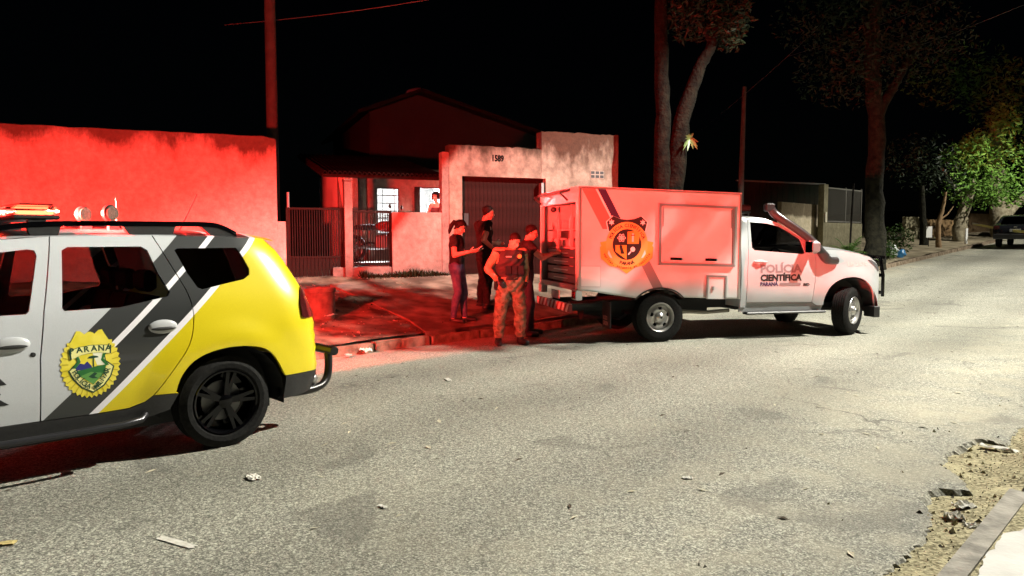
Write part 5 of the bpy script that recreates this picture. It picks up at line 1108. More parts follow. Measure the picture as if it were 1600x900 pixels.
    bo = link(bpy.data.objects.new('body', bme)); bo.parent = root; root_body = bo
    def shell(gname, sel, offs, m):
        used = {}; V = []; Fx = []; fsel = [f_ for f_ in faces if all(sel[i] for i in f_)]; ec = {}
        for f_ in fsel:
            for i in f_:
                if i not in used:
                    used[i] = len(V); p = co[i]; w = math.sin(p[2] * 41 + p[0] * 17) * math.sin(p[0] * 33 + p[1] * 29 + p[2] * 9); V.append((p + no[i] * (offs + offs * .35 * w)) * k)
            for a, b in zip(f_, f_[1:] + f_[:1]): ec[(a, b)] = 1
            Fx.append(tuple(used[i] for i in f_))
        mp = {}
        for (a, b) in ec:
            if (b, a) not in ec:
                for q in (a, b):
                    if q not in mp: mp[q] = len(V); V.append(co[q] * k)
                Fx.append((used[b], used[a], mp[a], mp[b]))
        return mesh_obj(gname, V, Fx, m, root, 60)
    for gname, tg, offs, m, clip in garments:
        sel = np.isin(names, tg)
        if clip is not None: sel &= clip(co)
        if gname in ('boots', 'gloves', 'shoes'):
            for sd_ in (co[:, 0] > 0, co[:, 0] <= 0): shell(gname[:-1], sel & sd_, offs, m)
        elif sel.any(): shell(gname, sel, offs, m)
    # hair cap from the skull
    hl = (co - np.array(hc)) @ np.array(HM)      # head coordinates
    hd_ = np.isin(names, ['head', 'neck'])
    line = .058 - 1.15 * np.clip(-hl[:, 1] + .055, 0, .11) + .006 * np.sin(hl[:, 0] * 210) * np.sin(hl[:, 1] * 170)
    if hair == 'short': sel = hd_ & (hl[:, 2] > line) & ((hl[:, 1] < .07) | (hl[:, 2] > .07)); shell('hair', sel, .006, M_HAIR)
    else: sel = hd_ & (hl[:, 2] > .055 - 1.25 * np.clip(-hl[:, 1] + .06, 0, .1)) & ((hl[:, 1] < .075) | (hl[:, 2] > .075)); shell('hair', sel, .017 if hair == 'tail' else .03, M_HAIR)
    if hair == 'tail':
        pt = MB(); pt.tube([(hc + HM @ Vector(q)) * k for q in ((0, -.09, .05), (0, -.135, .035), (0, -.15, -.05), (0, -.135, -.15), (0, -.12, -.2))], [.018, .032, .036, .026, .008], 10); pt.build('ponytail', M_HAIR, root)
    if hair == 'curly':
        cb = MB()
        for i in range(46):
            a = rng.uniform(0, 2 * math.pi); z = rng.uniform(-.05, .12); r_ = .085 * math.sqrt(max(.1, 1 - (z - .02) ** 2 / .02)); y = r_ * 1.1 * math.sin(a); x = r_ * math.cos(a)
            if y > .045 and z < .075: continue
            cb.ell((hc + HM @ Vector((x, y, z))) * k, (.034, .034, .03), None, 7, 5)
        cb.build('curls', M_HAIR, root)
    for s_ in (-1, 1):
        MB().ell((hc + HM @ Vector((s_ * .031, .083, .012))) * k, (.011, .006, .006), HM, 8, 6).build('eye', mat('eye dark', (.03, .02, .018), .2), root)
        MB().tube([(hc + HM @ Vector(q)) * k for q in ((s_ * .016, .0935, .031), (s_ * .032, .093, .036), (s_ * .05, .080, .031))], .0035, 6).build('eyebrow', M_HAIR, root)
    MB().tube([(hc + HM @ Vector(q)) * k for q in ((-.02, .094, -.058), (0, .101, -.056), (.02, .094, -.058))], .005, 6).build('lips', mat('lips', (.32, .12, .10), .5), root)
    root['_k'] = k; return root, D, k
CL = lambda z0, z1: (lambda c: (c[:, 2] > z0) & (c[:, 2] < z1))
M_BT = mat('black cotton', (.010, .010, .011), .9, col2=(.018, .018, .019), scale=30, bump=.3, bscale=60, spec=.2)
M_JEAN = mat('blue jeans', (.045, .050, .115), .9, col2=(.12, .12, .21), scale=9, lo=.3, hi=.7, bump=.3, bscale=80, spec=.15)
M_BOOT = mat('black boot', (.012, .011, .011), .5)
M_KHAKI = mat('camouflage khaki', (.17, .15, .095), .9, col2=(.25, .225, .15), scale=14, lo=.44, hi=.56, detail=3, third=((.12, .11, .065), 17, .56, .62), bump=.3, bscale=60, spec=.15)
M_SHIRTK = mat('khaki shirt', (.34, .28, .18), .9, col2=(.26, .21, .12), scale=10, lo=.45, hi=.55, bump=.3, bscale=60, spec=.15)
def gp(px, py, z): return onground(px, py, z)
# officer in front
p = at(797, 537, 10.86); lo = (p.x, p.y, gz(p.x, p.y))
armsT = ['sleeve', 'uparm', 'forearm']
off_, D, k = person('person', 'person in tactical vest and camouflage trousers looking down in the road', lo, R(-72), 1.68,
    dict(head=(-.045, .085, 1.595), neck=(-.01, .015, 1.47), chest=(0, .0, 1.30), shr=(.205, .0, 1.42), elr=(.345, -.05, 1.17), wrr=(.235, .10, 1.01), shl=(-.205, -.0, 1.42), ell=(-.285, -.10, 1.15), wrl=(-.235, .05, .96), knr=(.17, .04, .51), anr=(.18, -.02, .085), knl=(-.15, .05, .51), anl=(-.17, .0, .085)),
    [('trousers', ['hips', 'thigh', 'calf'], .034, M_KHAKI, CL(.12, 1.06)), ('shirt', ['torso', 'sleeve', 'uparm', 'forearm'], .014, M_SHIRTK, CL(.95, 1.50)), ('boots', ['foot', 'calf'], .012, M_BOOT, CL(-.1, .24)), ('vest', ['torso'], .04, mat('vest black', (.012, .012, .012), .8, bump=.3, bscale=40), CL(1.02, 1.44)), ('gloves', ['hand'], .003, M_BLK, None)],
    (-.35, .85, -.62), {'r': ((-.5, .5, -.6), (0, -1, 0), .6), 'l': ((.2, .5, -.8), (1, 0, 0), .6)}, build=1.2)
def deco(root, k, D):
    b = MB(); b.lathe([(.0, 0), (.03, .0), (.034, -.006), (.0, -.01)], (-.095 * k, .178 * k, 1.36 * k), 'y', 8); b.build('badge', mat('badge gold', (.75, .62, .15), .4, .3), root)
    MB().box(.03 * k, .12 * k, .165 * k, .178 * k, 1.345 * k, 1.365 * k).build('name_tape', mat('tape grey', (.3, .28, .25), .7), root, 0)
    for x in (-.11, -.01, .09): MB().box((x - .042) * k, (x + .042) * k, .15 * k, .20 * k, 1.08 * k, 1.22 * k, None, .01).build('pouch', M_BT, root)
    bl = MB(); n = 28; bl.add([(Vector((.200 * math.cos(2 * math.pi * i / n), .150 * math.sin(2 * math.pi * i / n), z)) * k) for z in (1.00, 1.05) for i in range(n)], [(i, (i + 1) % n, n + (i + 1) % n, n + i) for i in range(n)]); bl.build('belt', M_BLK, root)
    MB().box(.19 * k, .24 * k, -.06 * k, .06 * k, .84 * k, 1.02 * k, None, .012).build('holster', M_BLK, root)
deco(off_, k, D)
# woman with ponytail, reading her phone
p = at(714, 498, 11.9); lo = (p.x, p.y, gz(p.x, p.y))
wm, D, k = person('person', 'person with ponytail, black t-shirt and jeans looking at a phone', lo, R(-12), 1.66,
    dict(head=(0, .06, 1.61), neck=(0, .0, 1.475), shr=(.165, 0, 1.41), shl=(-.165, 0, 1.41), elr=(.20, .02, 1.14), wrr=(.13, .26, 1.20), ell=(-.19, .06, 1.13), wrl=(-.05, .29, 1.20), knr=(.09, .05, .51), anr=(.11, -.03, .085), knl=(-.10, .10, .52), anl=(-.12, .10, .085), pelvis=(0, -.01, .96)),
    [('jeans', ['hips', 'thigh', 'calf'], .010, M_JEAN, CL(.07, 1.03)), ('t_shirt', ['torso', 'sleeve', 'hips'], .012, M_BT, CL(.98, 1.49)), ('shoes', ['foot'], .008, M_BOOT, None)],
    (.12, .85, -.5), {'r': ((-.15, .9, .15), (-.6, 0, .6), .25), 'l': ((.1, .9, .15), (.3, 0, .9), .25)}, 'tail', build=.88)
ph = MB(); ph.box(-.036, .036, -.005, .005, -.075, .075, Matrix.Translation((.05 * k, .40 * k, 1.255 * k)) @ Matrix.Rotation(R(-60), 4, 'X'), .003)
tag(ph.build('phone', M_GLOSSBLK, None), 'small dark phone held by the person with the ponytail', 'phone'); po = bpy.data.objects['phone']; po.location = wm.location; po.rotation_euler = wm.rotation_euler
MB().box(-.20, -.13, -.12, -.06, .90, 1.02, None, .01).build('belt_pouch', M_BT, wm)
# man in black by the garage
p = at(757, 478, 13.1); lo = (p.x, p.y, gz(p.x, p.y))
mb_, D, k = person('person', 'tall person in black uniform with a white sleeve patch, facing away', lo, R(28), 1.83,
    dict(head=(.02, .06, 1.63), shr=(.20, -.02, 1.43), elr=(.29, -.15, 1.17), wrr=(.24, .06, 1.02), shl=(-.20, -.02, 1.43), ell=(-.25, .05, 1.15), wrl=(-.12, .25, 1.12)),
    [('trousers', ['hips', 'thigh', 'calf'], .018, M_BT, CL(.1, 1.05)), ('shirt', ['torso', 'sleeve', 'hips'], .014, M_BT, CL(.95, 1.50)), ('boots', ['foot', 'calf'], .012, M_BOOT, CL(-.1, .22))],
    (.25, .95, -.15), None, build=1.05)
e = MB(); e.lathe([(0, 0), (.045, 0), (.05, .006)], (0, 0, 0), 'y', 12); Mx = Matrix.Translation(Vector((.272, -.055, 1.36)) * k) @ Matrix.Rotation(R(70), 4, 'Z') ; e.v = [Mx @ q for q in e.v]; e.build('sleeve_patch', M_PRINTW, mb_)
# person reaching into the truck
p = at(821, 508, 11.85); lo = (p.x, p.y, gz(p.x, p.y))
rp, D, k = person('person', 'person behind the officer reaching an arm into the back of the truck', lo, R(8), 1.80,
    dict(head=(.0, .09, 1.615), neck=(0, .02, 1.47), shr=(.19, .02, 1.42), elr=(.235, .22, 1.22), wrr=(.19, .44, 1.30), shl=(-.19, .02, 1.42), ell=(-.22, .26, 1.24), wrl=(-.1, .5, 1.28), knl=(-.11, .1, .51), anl=(-.12, .1, .085)),
    [('trousers', ['hips', 'thigh', 'calf'], .016, mat('navy trousers', (.03, .022, .04), .9), CL(.1, 1.05)), ('shirt', ['torso', 'sleeve', 'hips'], .014, M_BT, CL(.95, 1.50)), ('boots', ['foot', 'calf'], .012, M_BOOT, CL(-.1, .2))],
    (.1, .95, -.3), {'r': ((-.1, 1, .1), (-1, 0, 0), .4), 'l': ((.1, 1, .1), (1, 0, 0), .4)})
# onlooker at the lit window
q = HQ - .45; px_ = fp(683, q); lo = (FA.x + FE.x * px_ + FM.x * q, FA.y + FE.y * px_ + FM.y * q, 1.02)
on, D, k = person('person', 'curly-haired person with bare shoulders looking out by the lit window', lo, R(-95), 1.70,
    dict(head=(.03, .03, 1.63), shr=(.165, 0, 1.41), shl=(-.165, 0, 1.41)),
    [('top', ['torso', 'hips'], .01, mat('dark top', (.10, .03, .03), .9), CL(.9, 1.36)), ('shorts', ['hips', 'thigh'], .012, M_BT, CL(.6, 1.02))], (.25, .95, -.1), None, 'curly', build=.88)

# ------------------------------------------------------------------ trees and plants
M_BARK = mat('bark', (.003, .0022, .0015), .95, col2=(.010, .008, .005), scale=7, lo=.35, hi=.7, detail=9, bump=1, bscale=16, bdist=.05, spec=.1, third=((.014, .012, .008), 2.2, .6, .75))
M_BARKL = mat('pale bark', (.16, .135, .09), .95, col2=(.30, .27, .19), scale=6, detail=8, bump=.8, bscale=18, bdist=.04, spec=.1)
def leafmat(name, a, b):
    m = mat(name, a, .5, col2=b, scale=1.7, detail=2, lo=.3, hi=.7); p = m.node_tree.nodes['Principled BSDF']; p.inputs['Specular IOR Level'].default_value = .15; return m
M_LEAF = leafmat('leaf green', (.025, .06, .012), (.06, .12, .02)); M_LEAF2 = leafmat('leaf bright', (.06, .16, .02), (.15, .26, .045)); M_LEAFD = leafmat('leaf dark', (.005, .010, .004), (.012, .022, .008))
def leaves(mb, clumps, size, rr):
    vs = []; fx = []
    for c, r, n in clumps:
        c = Vector(c); r = Vector(r) if not isinstance(r, (int, float)) else Vector((r, r, r))
        for i in range(n):
            a = rr.gauss(0, 1), rr.gauss(0, 1), rr.gauss(0, 1); l = math.sqrt(sum(x * x for x in a)) + 1e-6; t = rr.random() ** .45
            p = c + Vector((a[0] / l * r.x * t, a[1] / l * r.y * t, a[2] / l * r.z * t)); s_ = size * rr.uniform(.6, 1.3)
            d1 = Vector((rr.gauss(0, 1), rr.gauss(0, 1), rr.gauss(-.35, .6))).normalized(); d2 = d1.orthogonal().normalized(); d2 = (d2 * math.cos(1.3 * i) + d1.cross(d2) * math.sin(1.3 * i)); k = len(vs)
            up_ = d1.cross(d2) * s_ * .18
            vs += [p - d1 * s_, p - d2 * s_ * .36 + up_, p + d1 * s_, p + d2 * s_ * .36 + up_]; fx.append((k, k + 1, k + 2)); fx.append((k, k + 2, k + 3))
    mb.add(vs, fx)
def tree(label, loc, limbs, clumps, lsize, lm, bm_=None, group=None, seed=1):
    t = thing('tree', label, 'tree', loc, 0, group); rr = random.Random(seed); tb = MB()
    for pts, rad in limbs:
        P = spl(pts, 5); n = len(P); rad_ = [itp(i / (n - 1), np.linspace(0, 1, len(rad)), rad) * (1 + .06 * math.sin(i * 2.3)) for i in range(n)]
        P = [p + Vector((rr.uniform(-1, 1), rr.uniform(-1, 1), 0)) * rad_[i] * .10 for i, p in enumerate(P)]; tb.tube(P, rad_, 14)
    tb.build('trunk', bm_ or M_BARK, t, 60)
    if clumps: lb_ = MB(); leaves(lb_, clumps, lsize, rr); lb_.build('crown', lm, t, 0, fix=False)
    return t
def rel(px, py, Y, o): p = at(px, py, Y); return (p.x - o[0], p.y - o[1], p.z - o[2])
# forked street tree behind the truck
b0 = at(1045, 420, 16.6); o = (b0.x, b0.y, gz(b0.x, b0.y) - .1); Y = 16.6
L = lambda a, b, y=0: rel(a, b, Y + y, o)
tree('big forked street tree with two trunks rising behind the truck box', o,
    [([(0, 0, -.3), L(1040, 380), L(1034, 300), L(1036, 180), L(1033, 80), L(1034, -40), L(1030, -160)], [.33, .27, .20, .165, .15, .14, .12]),
     ([L(1046, 350), L(1056, 270), L(1066, 190), L(1092, 110), L(1112, 70), L(1128, 10), L(1150, -90)], [.24, .21, .18, .13, .11, .09, .06]), ([L(1112, 70), L(1095, 20), L(1080, -40)], [.09, .06, .04]), ([L(1034, -30), (4.6 - o[0], 14.2 - o[1], 7.8), (5.9 - o[0], 12.4 - o[1], 7.8), (7.2 - o[0], 10.4 - o[1], 7.4)], [.12, .09, .06, .02])],  # last limb is an unseen bough, added to shade pavement and truck box
    [(L(1085, 22), (.75, .8, .6), 700), (L(1135, 30), (.6, .7, .55), 600), (L(1100, -60), (1.4, 1.3, .9), 900), (L(1030, -190), (1.6, 1.6, .9), 900), (L(1140, 60), (.35, .4, .3), 180), ((7.25 - o[0], 10.38 - o[1], 7.4), (.95, .55, .5), 1000), ((5.6 - o[0], 12.6 - o[1], 7.8), (.8, .9, .4), 400)], .085, M_LEAFD, None, 'street trees', 5)  # last two clumps are the added bough's leaves, out of view, blocking the lamp
bq = at(1078, 218, 16.35); t = thing('bromeliad', 'small pale bromeliad growing on the forked tree trunk', 'plant', bq); rr = random.Random(9); bl = MB()
for i in range(13):
    a = R(-150 + i * 25 + rr.uniform(-8, 8)); L_ = rr.uniform(.14, .26); dx = Vector((math.cos(a) * .9, -.35, math.sin(a) * .8 + .1)).normalized(); sd = dx.cross(Vector((0, 1, .3))).normalized() * .022
    P = [dx * L_ * q + Vector((0, 0, -.10 * q * q)) for q in (0, .35, .7, 1)]
    bl.add([P[0] - sd, P[0] + sd, P[1] - sd * 1.2, P[1] + sd * 1.2, P[2] - sd, P[2] + sd, P[3]], [(0, 1, 3, 2), (2, 3, 5, 4), (4, 5, 6)])
bl.build('leaves', mat('bromeliad green', (.07, .13, .035), .5), t, 60, False)

# ------------------------------------------------------------------ up the street, right of the truck
def gpt(px, Y): x = (px - 800) / F_PX * Y; return Vector((x, Y, gz(x, Y)))
def wall_frame(name, label, cat, pxa, Ya, pxb, Yb):
    a = gpt(pxa, Ya); b = gpt(pxb, Yb); t = thing(name, label, cat, a, math.atan2(b.y - a.y, b.x - a.x)); return t, (b - a).xy.length, a.z
def ztop(py, Y): return CAM_H - (py - HOR) / F_PX * Y
M_OLIVE = plaster('olive render', (.15, .135, .085), (.22, .20, .13), (.07, .06, .04), None, 1, 4)
M_BEIGE = plaster('beige render', (.50, .43, .30), (.64, .56, .42), (.14, .11, .07), 1.8, .3, 3)
t, Lw, z0 = wall_frame('tall_fence', 'tall dark green sheet fence behind the truck cab', 'fence', 1150, 29.5, 1286, 31.5)
n = 16
for i in range(n):
    b = MB(); b.hexa([(Lw * i / n + .006, 0, -.3), (Lw * (i + 1) / n - .006, 0, -.3), (Lw * (i + 1) / n - .02, .03, -.3), (Lw * i / n + .02, .03, -.3), (Lw * i / n + .006, 0, ztop(287, 30.5) - z0), (Lw * (i + 1) / n - .006, 0, ztop(287, 30.5) - z0), (Lw * (i + 1) / n - .02, .03, ztop(287, 30.5) - z0), (Lw * i / n + .02, .03, ztop(287, 30.5) - z0)]); b.build('panel', mat('fence green', (.004, .008, .004), .8, spec=.04, col2=(.012, .010, .006), scale=.8), t, 0)
MB().box(-.05, Lw, -.02, .05, ztop(287, 30.5) - z0 + .004, ztop(287, 30.5) - z0 + .06).build('cap_rail', mat('fence rail', (.07, .065, .05), .6), t, 0)
t, Lw, z0 = wall_frame('garden_wall', 'low beige rendered wall just behind the truck windscreen', 'wall', 1219, 26.6, 1282, 29.4)
b = MB(); b.box(0, Lw, 0, .15, -.3, ztop(319, 28.3) - z0, None, .012); b.build('wall_face', M_BEIGE, t)
t, Lw, z0 = wall_frame('gate_wall', 'olive wall with vertical bar gate right of the beige wall', 'wall', 1284, 28.6, 1346, 31)
zt = ztop(289, 28.8) - z0; zb = ztop(348, 28.8) - z0
MB().box(0, .34, -.02, .2, -.3, zt, None, .012).build('pier', M_OLIVE, t); MB().box(.343, Lw, .02, .17, -.3, zb, None, .012).build('wall_face', M_OLIVE, t)
ft = MB(); ft.box(.36, Lw, .06, .1, zt - .14, zt - .09); ft.box(.36, Lw, .06, .1, zb + .03, zb + .08)
for x in (.37, Lw * .58, Lw - .04): ft.box(x - .025, x + .025, .055, .105, zb + .002, zt - .04)
M_GALV = mat('galvanised bars', (.10, .095, .08), .6, .2); ft.build('frame', M_GALV, t, 0)
pb = MB().box(-.008, .008, .07, .09, zb + .081, zt - .141).build('bar', M_GALV, t, 0); pb.location.x = .44; nb = int((Lw - .5) / .075)
for i in range(1, nb): c = link(pb.copy()); c.parent = t; c.location.x = .44 + .075 * i
MB().box(.07, .21, -.06, -.021, ztop(347, 28.2) - z0, ztop(331, 28.2) - z0, None, .008).build('meter_box', mat('meter box', (.50, .47, .36), .6), t)
sp = gpt(1327, 26.5); t = thing('sign_pole', 'thin leaning pole in front of the bar gate', 'pole', sp); MB().tube([(0, 0, -.2), (.02, 0, 1.2), (.07, 0, ztop(288, 26.5) - sp.z)], .035, 8).build('shaft', M_RUST, t)
sp = at(1158, 250, 24); g0_ = gz(sp.x, sp.y); t = thing('utility_pole', 'slim dark pole standing behind the truck cab', 'pole', (sp.x, sp.y, g0_)); MB().tube([(0, 0, -.2), (.02, 0, 3), (.06, 0, ztop(140, 24) - g0_)], [.10, .085, .06], 10).build('shaft', mat('old pole', (.012, .011, .009), .9, col2=(.03, .026, .02), scale=6, bump=.5), t)
# cycad
cp = gpt(1325, 25.6); t = thing('cycad', 'dark cycad with arching fronds at the foot of the gate wall', 'plant', cp); rr = random.Random(21); fr = MB()
MB().tube([(0, 0, -.1), (0, 0, .22)], [.13, .10], 10).build('stem', M_BARK, t)
for i in range(22):
    a = i * 2.4; el = rr.uniform(.35, 1.2); L_ = rr.uniform(.55, .85); d0 = Vector((math.cos(a) * math.cos(el), math.sin(a) * math.cos(el), math.sin(el)))
    P = [Vector((0, 0, .2)) + d0 * L_ * q + Vector((0, 0, -.30 * q * q)) for q in [j / 9 for j in range(10)]]; sd = d0.cross(Vector((0, 0, 1))).normalized()
    for j in range(1, 10):
        w_ = .13 * math.sin(math.pi * (j / 10) ** .7) + .02
        for s_ in (-1, 1): p = P[j]; tip = p + sd * s_ * w_ + (P[j] - P[j - 1]) * .9; e = (P[j] - P[j - 1]) * .28; fr.add([p - e, p + e, tip], [(0, 1, 2)])
    fr.tube(P, .008, 4)
fr.build('fronds', M_LEAF, t, 0, False); t.scale = (1.5, 1.5, 1.5)
# trees up the street
def simple_tree(label, px, Y, limbs, clumps, ls, lm, bk, seed, sink=.15):
    g = gpt(px, Y); o = (g.x, g.y, g.z - sink); LL = [([(0, 0, -.2)] + [rel(a, b, Y + dy, o) for a, b, dy in P], rad) for P, rad in limbs]
    return tree(label, o, LL, [(rel(a, b, Y + dy, o), r, n) for a, b, dy, r, n in clumps], ls, lm, bk, 'street trees', seed)
M_BARKD = mat('dark bark', (.008, .008, .006), .95, col2=(.022, .021, .014), scale=6, detail=9, bump=1, bscale=14, bdist=.05, spec=.1)
simple_tree('massive dark tree trunk right of the bar gate', 1368, 25.5, [([(1368, 380, 0), (1366, 300, 0), (1370, 200, 0), (1362, 90, 0), (1370, -30, 0)], [.38, .34, .29, .27, .25, .22]), ([(1370, 205, 0), (1400, 130, 0), (1440, 60, 1)], [.2, .16, .1])],
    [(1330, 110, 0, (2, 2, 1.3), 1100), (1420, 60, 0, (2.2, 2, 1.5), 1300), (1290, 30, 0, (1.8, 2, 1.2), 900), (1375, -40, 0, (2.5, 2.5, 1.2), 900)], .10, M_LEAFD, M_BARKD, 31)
simple_tree('pale bent street tree with bright green leaves beside the white post', 1502, 37, [([(1500, 378, 0), (1499, 350, 0), (1508, 325, 0), (1514, 305, 0), (1520, 280, 0)], [.42, .34, .30, .26, .22, .14]), ([(1509, 322, 0), (1490, 290, 0), (1470, 260, 1)], [.15, .1, .06])],
    [(1530, 292, -.5, (1.7, 1.4, 1.2), 900), (1505, 245, -.6, (1.1, 1.0, .8), 420), (1568, 192, -1, (.8, .8, .95), 420), (1524, 225, -.8, (.7, .7, .7), 320), (1575, 300, 0, (1.3, 1.2, .8), 420), (1545, 250, 0, (1.5, 1.2, 1.2), 500), (1600, 240, 1, (2, 1.6, 1.6), 600)], .13, M_LEAF2, M_BARKL, 32)
simple_tree('thick dark tree behind the parked car with a low forking limb', 1568, 39.5, [([(1566, 360, 0), (1562, 320, 0), (1558, 280, 0), (1556, 200, 0)], [.62, .56, .48, .40, .25]), ([(1570, 345, 0), (1592, 315, 0), (1625, 285, 0)], [.3, .22, .15])], [(1590, 150, 0, (3, 2.5, 2), 900), (1500, 120, 1, (3, 2.5, 2), 800)], .15, M_LEAF, M_BARKL, 33)
simple_tree('slim young tree between the white notice and the pale bent tree', 1466, 33, [([(1466, 372, 0), (1467, 345, 0), (1472, 330, 0), (1478, 300, 0)], [.13, .11, .10, .08, .05]), ([(1467, 350, 0), (1480, 335, 0), (1490, 322, 0)], [.06, .045, .02])], [(1470, 280, 0, (1.2, 1, .9), 260)], .11, M_LEAFD, mat('young bark', (.16, .10, .05), .9, col2=(.28, .18, .09), scale=6), 34)
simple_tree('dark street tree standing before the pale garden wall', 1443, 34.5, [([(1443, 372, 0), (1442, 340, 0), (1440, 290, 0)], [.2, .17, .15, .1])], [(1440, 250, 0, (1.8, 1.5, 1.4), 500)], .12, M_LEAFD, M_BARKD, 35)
# hedge bushes at the foot of the massive trunk
for lab, px, Y, hh, n, sd in (('low leafy bush left of the driveway bundle', 1402, 29.5, 1.2, 500, 41), ('dark bush between the trunk and the bundle', 1386, 27.5, .7, 360, 42), ('small weeds under the gate wall', 1345, 26, .45, 240, 43)):
    g = gpt(px, Y); t = thing('bush', lab, 'bush', g, 0, 'bushes along the left pavement'); b = MB(); leaves(b, [((0, 0, hh * .5), (hh * .55, hh * .5, hh * .55), n)], .07, random.Random(sd)); b.build('foliage', M_LEAF, t, 0, False)
    b = MB(); [b.tube([(0, 0, -.05), (math.cos(a) * hh * .25, math.sin(a) * hh * .25, hh * .7)], [.015, .006], 5) for a in (0, 1.3, 2.6, 3.9, 5.2)]; b.build('stems', M_BARK, t)
# pale wall, notice, post, tape
t, Lw, z0 = wall_frame('far_wall', 'pale rendered garden wall far up the left pavement', 'wall', 1412, 38, 1500, 42); MB().box(0, Lw * .32, 0, .15, -.4, ztop(339, 38.5) - z0, None, .01).build('wall_face', M_OLIVE, t); MB().box(Lw * .33, Lw, .05, .2, -.4, ztop(343, 40) - z0, None, .01).build('brown_section', plaster('brown render', (.16, .10, .05), (.24, .16, .08), (.08, .05, .03), None), t)
t, Lw, z0 = wall_frame('far_wall', 'brown brick wall in the dark beyond the police tape', 'wall', 1505, 44, 1640, 49)
bw = MB().box(0, Lw, .02, .2, -.4, ztop(335, 46) - z0); bw.build('wall_face', plaster('far brown', (.10, .065, .035), (.16, .11, .06), (.06, .04, .02), None), t, 0)
g = gpt(1450, 33.6); t = thing('notice_board', 'small white notice on a stake beside the dark tree', 'sign', g); MB().box(-.13, .13, -.01, .01, .42, .92).build('board', M_PRINTW, t, 0); MB().box(-.015, .015, .011, .04, -.1, .9).build('stake', M_RUST, t, 0)
g = gpt(1508, 35.2); t = thing('white_post', 'short white post at the foot of the pale bent tree', 'post', g); MB().box(-.045, .045, -.045, .045, -.1, .70, None, .008).build('shaft', M_PRINTW, t); MB().box(-.05, .05, -.05, .05, .701, .73).build('cap', M_PRINTW, t, 0)
ta = at(1519, 349, 35.4); tb = at(1680, 362, 29.0); rb = MB(); n = 24
P = [ta.lerp(tb, i / n) + Vector((0, 0, -.18 * math.sin(math.pi * i / n))) for i in range(n + 1)]
rb.add([p + Vector((0, 0, .05)) for p in P] + [p - Vector((0, .004, .05)) for p in P], [(i, i + 1, n + 2 + i, n + 1 + i) for i in range(n)]); tp = rb.build('police_tape', stripes('tape stripes', (.75, .66, .22), (.60, .58, .50), 1.2, 0), None, 0, False); tag(tp, 'striped police tape strung between trees behind the dark car', 'tape')
# bundle of bags on the pavement
g = gpt(1399, 28.2); t = thing('rubbish_bundle', 'white and blue rubbish bundle lying on the pavement beyond the truck', 'bag', g)
def blob(c, r, sd, amp=.16):
    rr = random.Random(sd); b = MB(); b.ell(c, r, None, 18, 12); c = Vector(c); ph = [rr.uniform(0, 6) for _ in range(6)]
    b.v = [c + (p - c) * (1 + amp * math.sin(p.x * 21 + ph[0]) * math.sin(p.y * 17 + ph[1]) + amp * .7 * math.sin(p.z * 33 + ph[2] + p.x * 13)) for p in b.v]; return b
blob((-.12, 0, .24), (.24, .2, .24), 1).build('white_bag', mat('white plastic bag', (.62, .68, .66), .35), t); blob((.14, -.14, .16), (.18, .15, .17), 2).build('blue_bag', mat('blue plastic bag', (.03, .17, .38), .35), t)
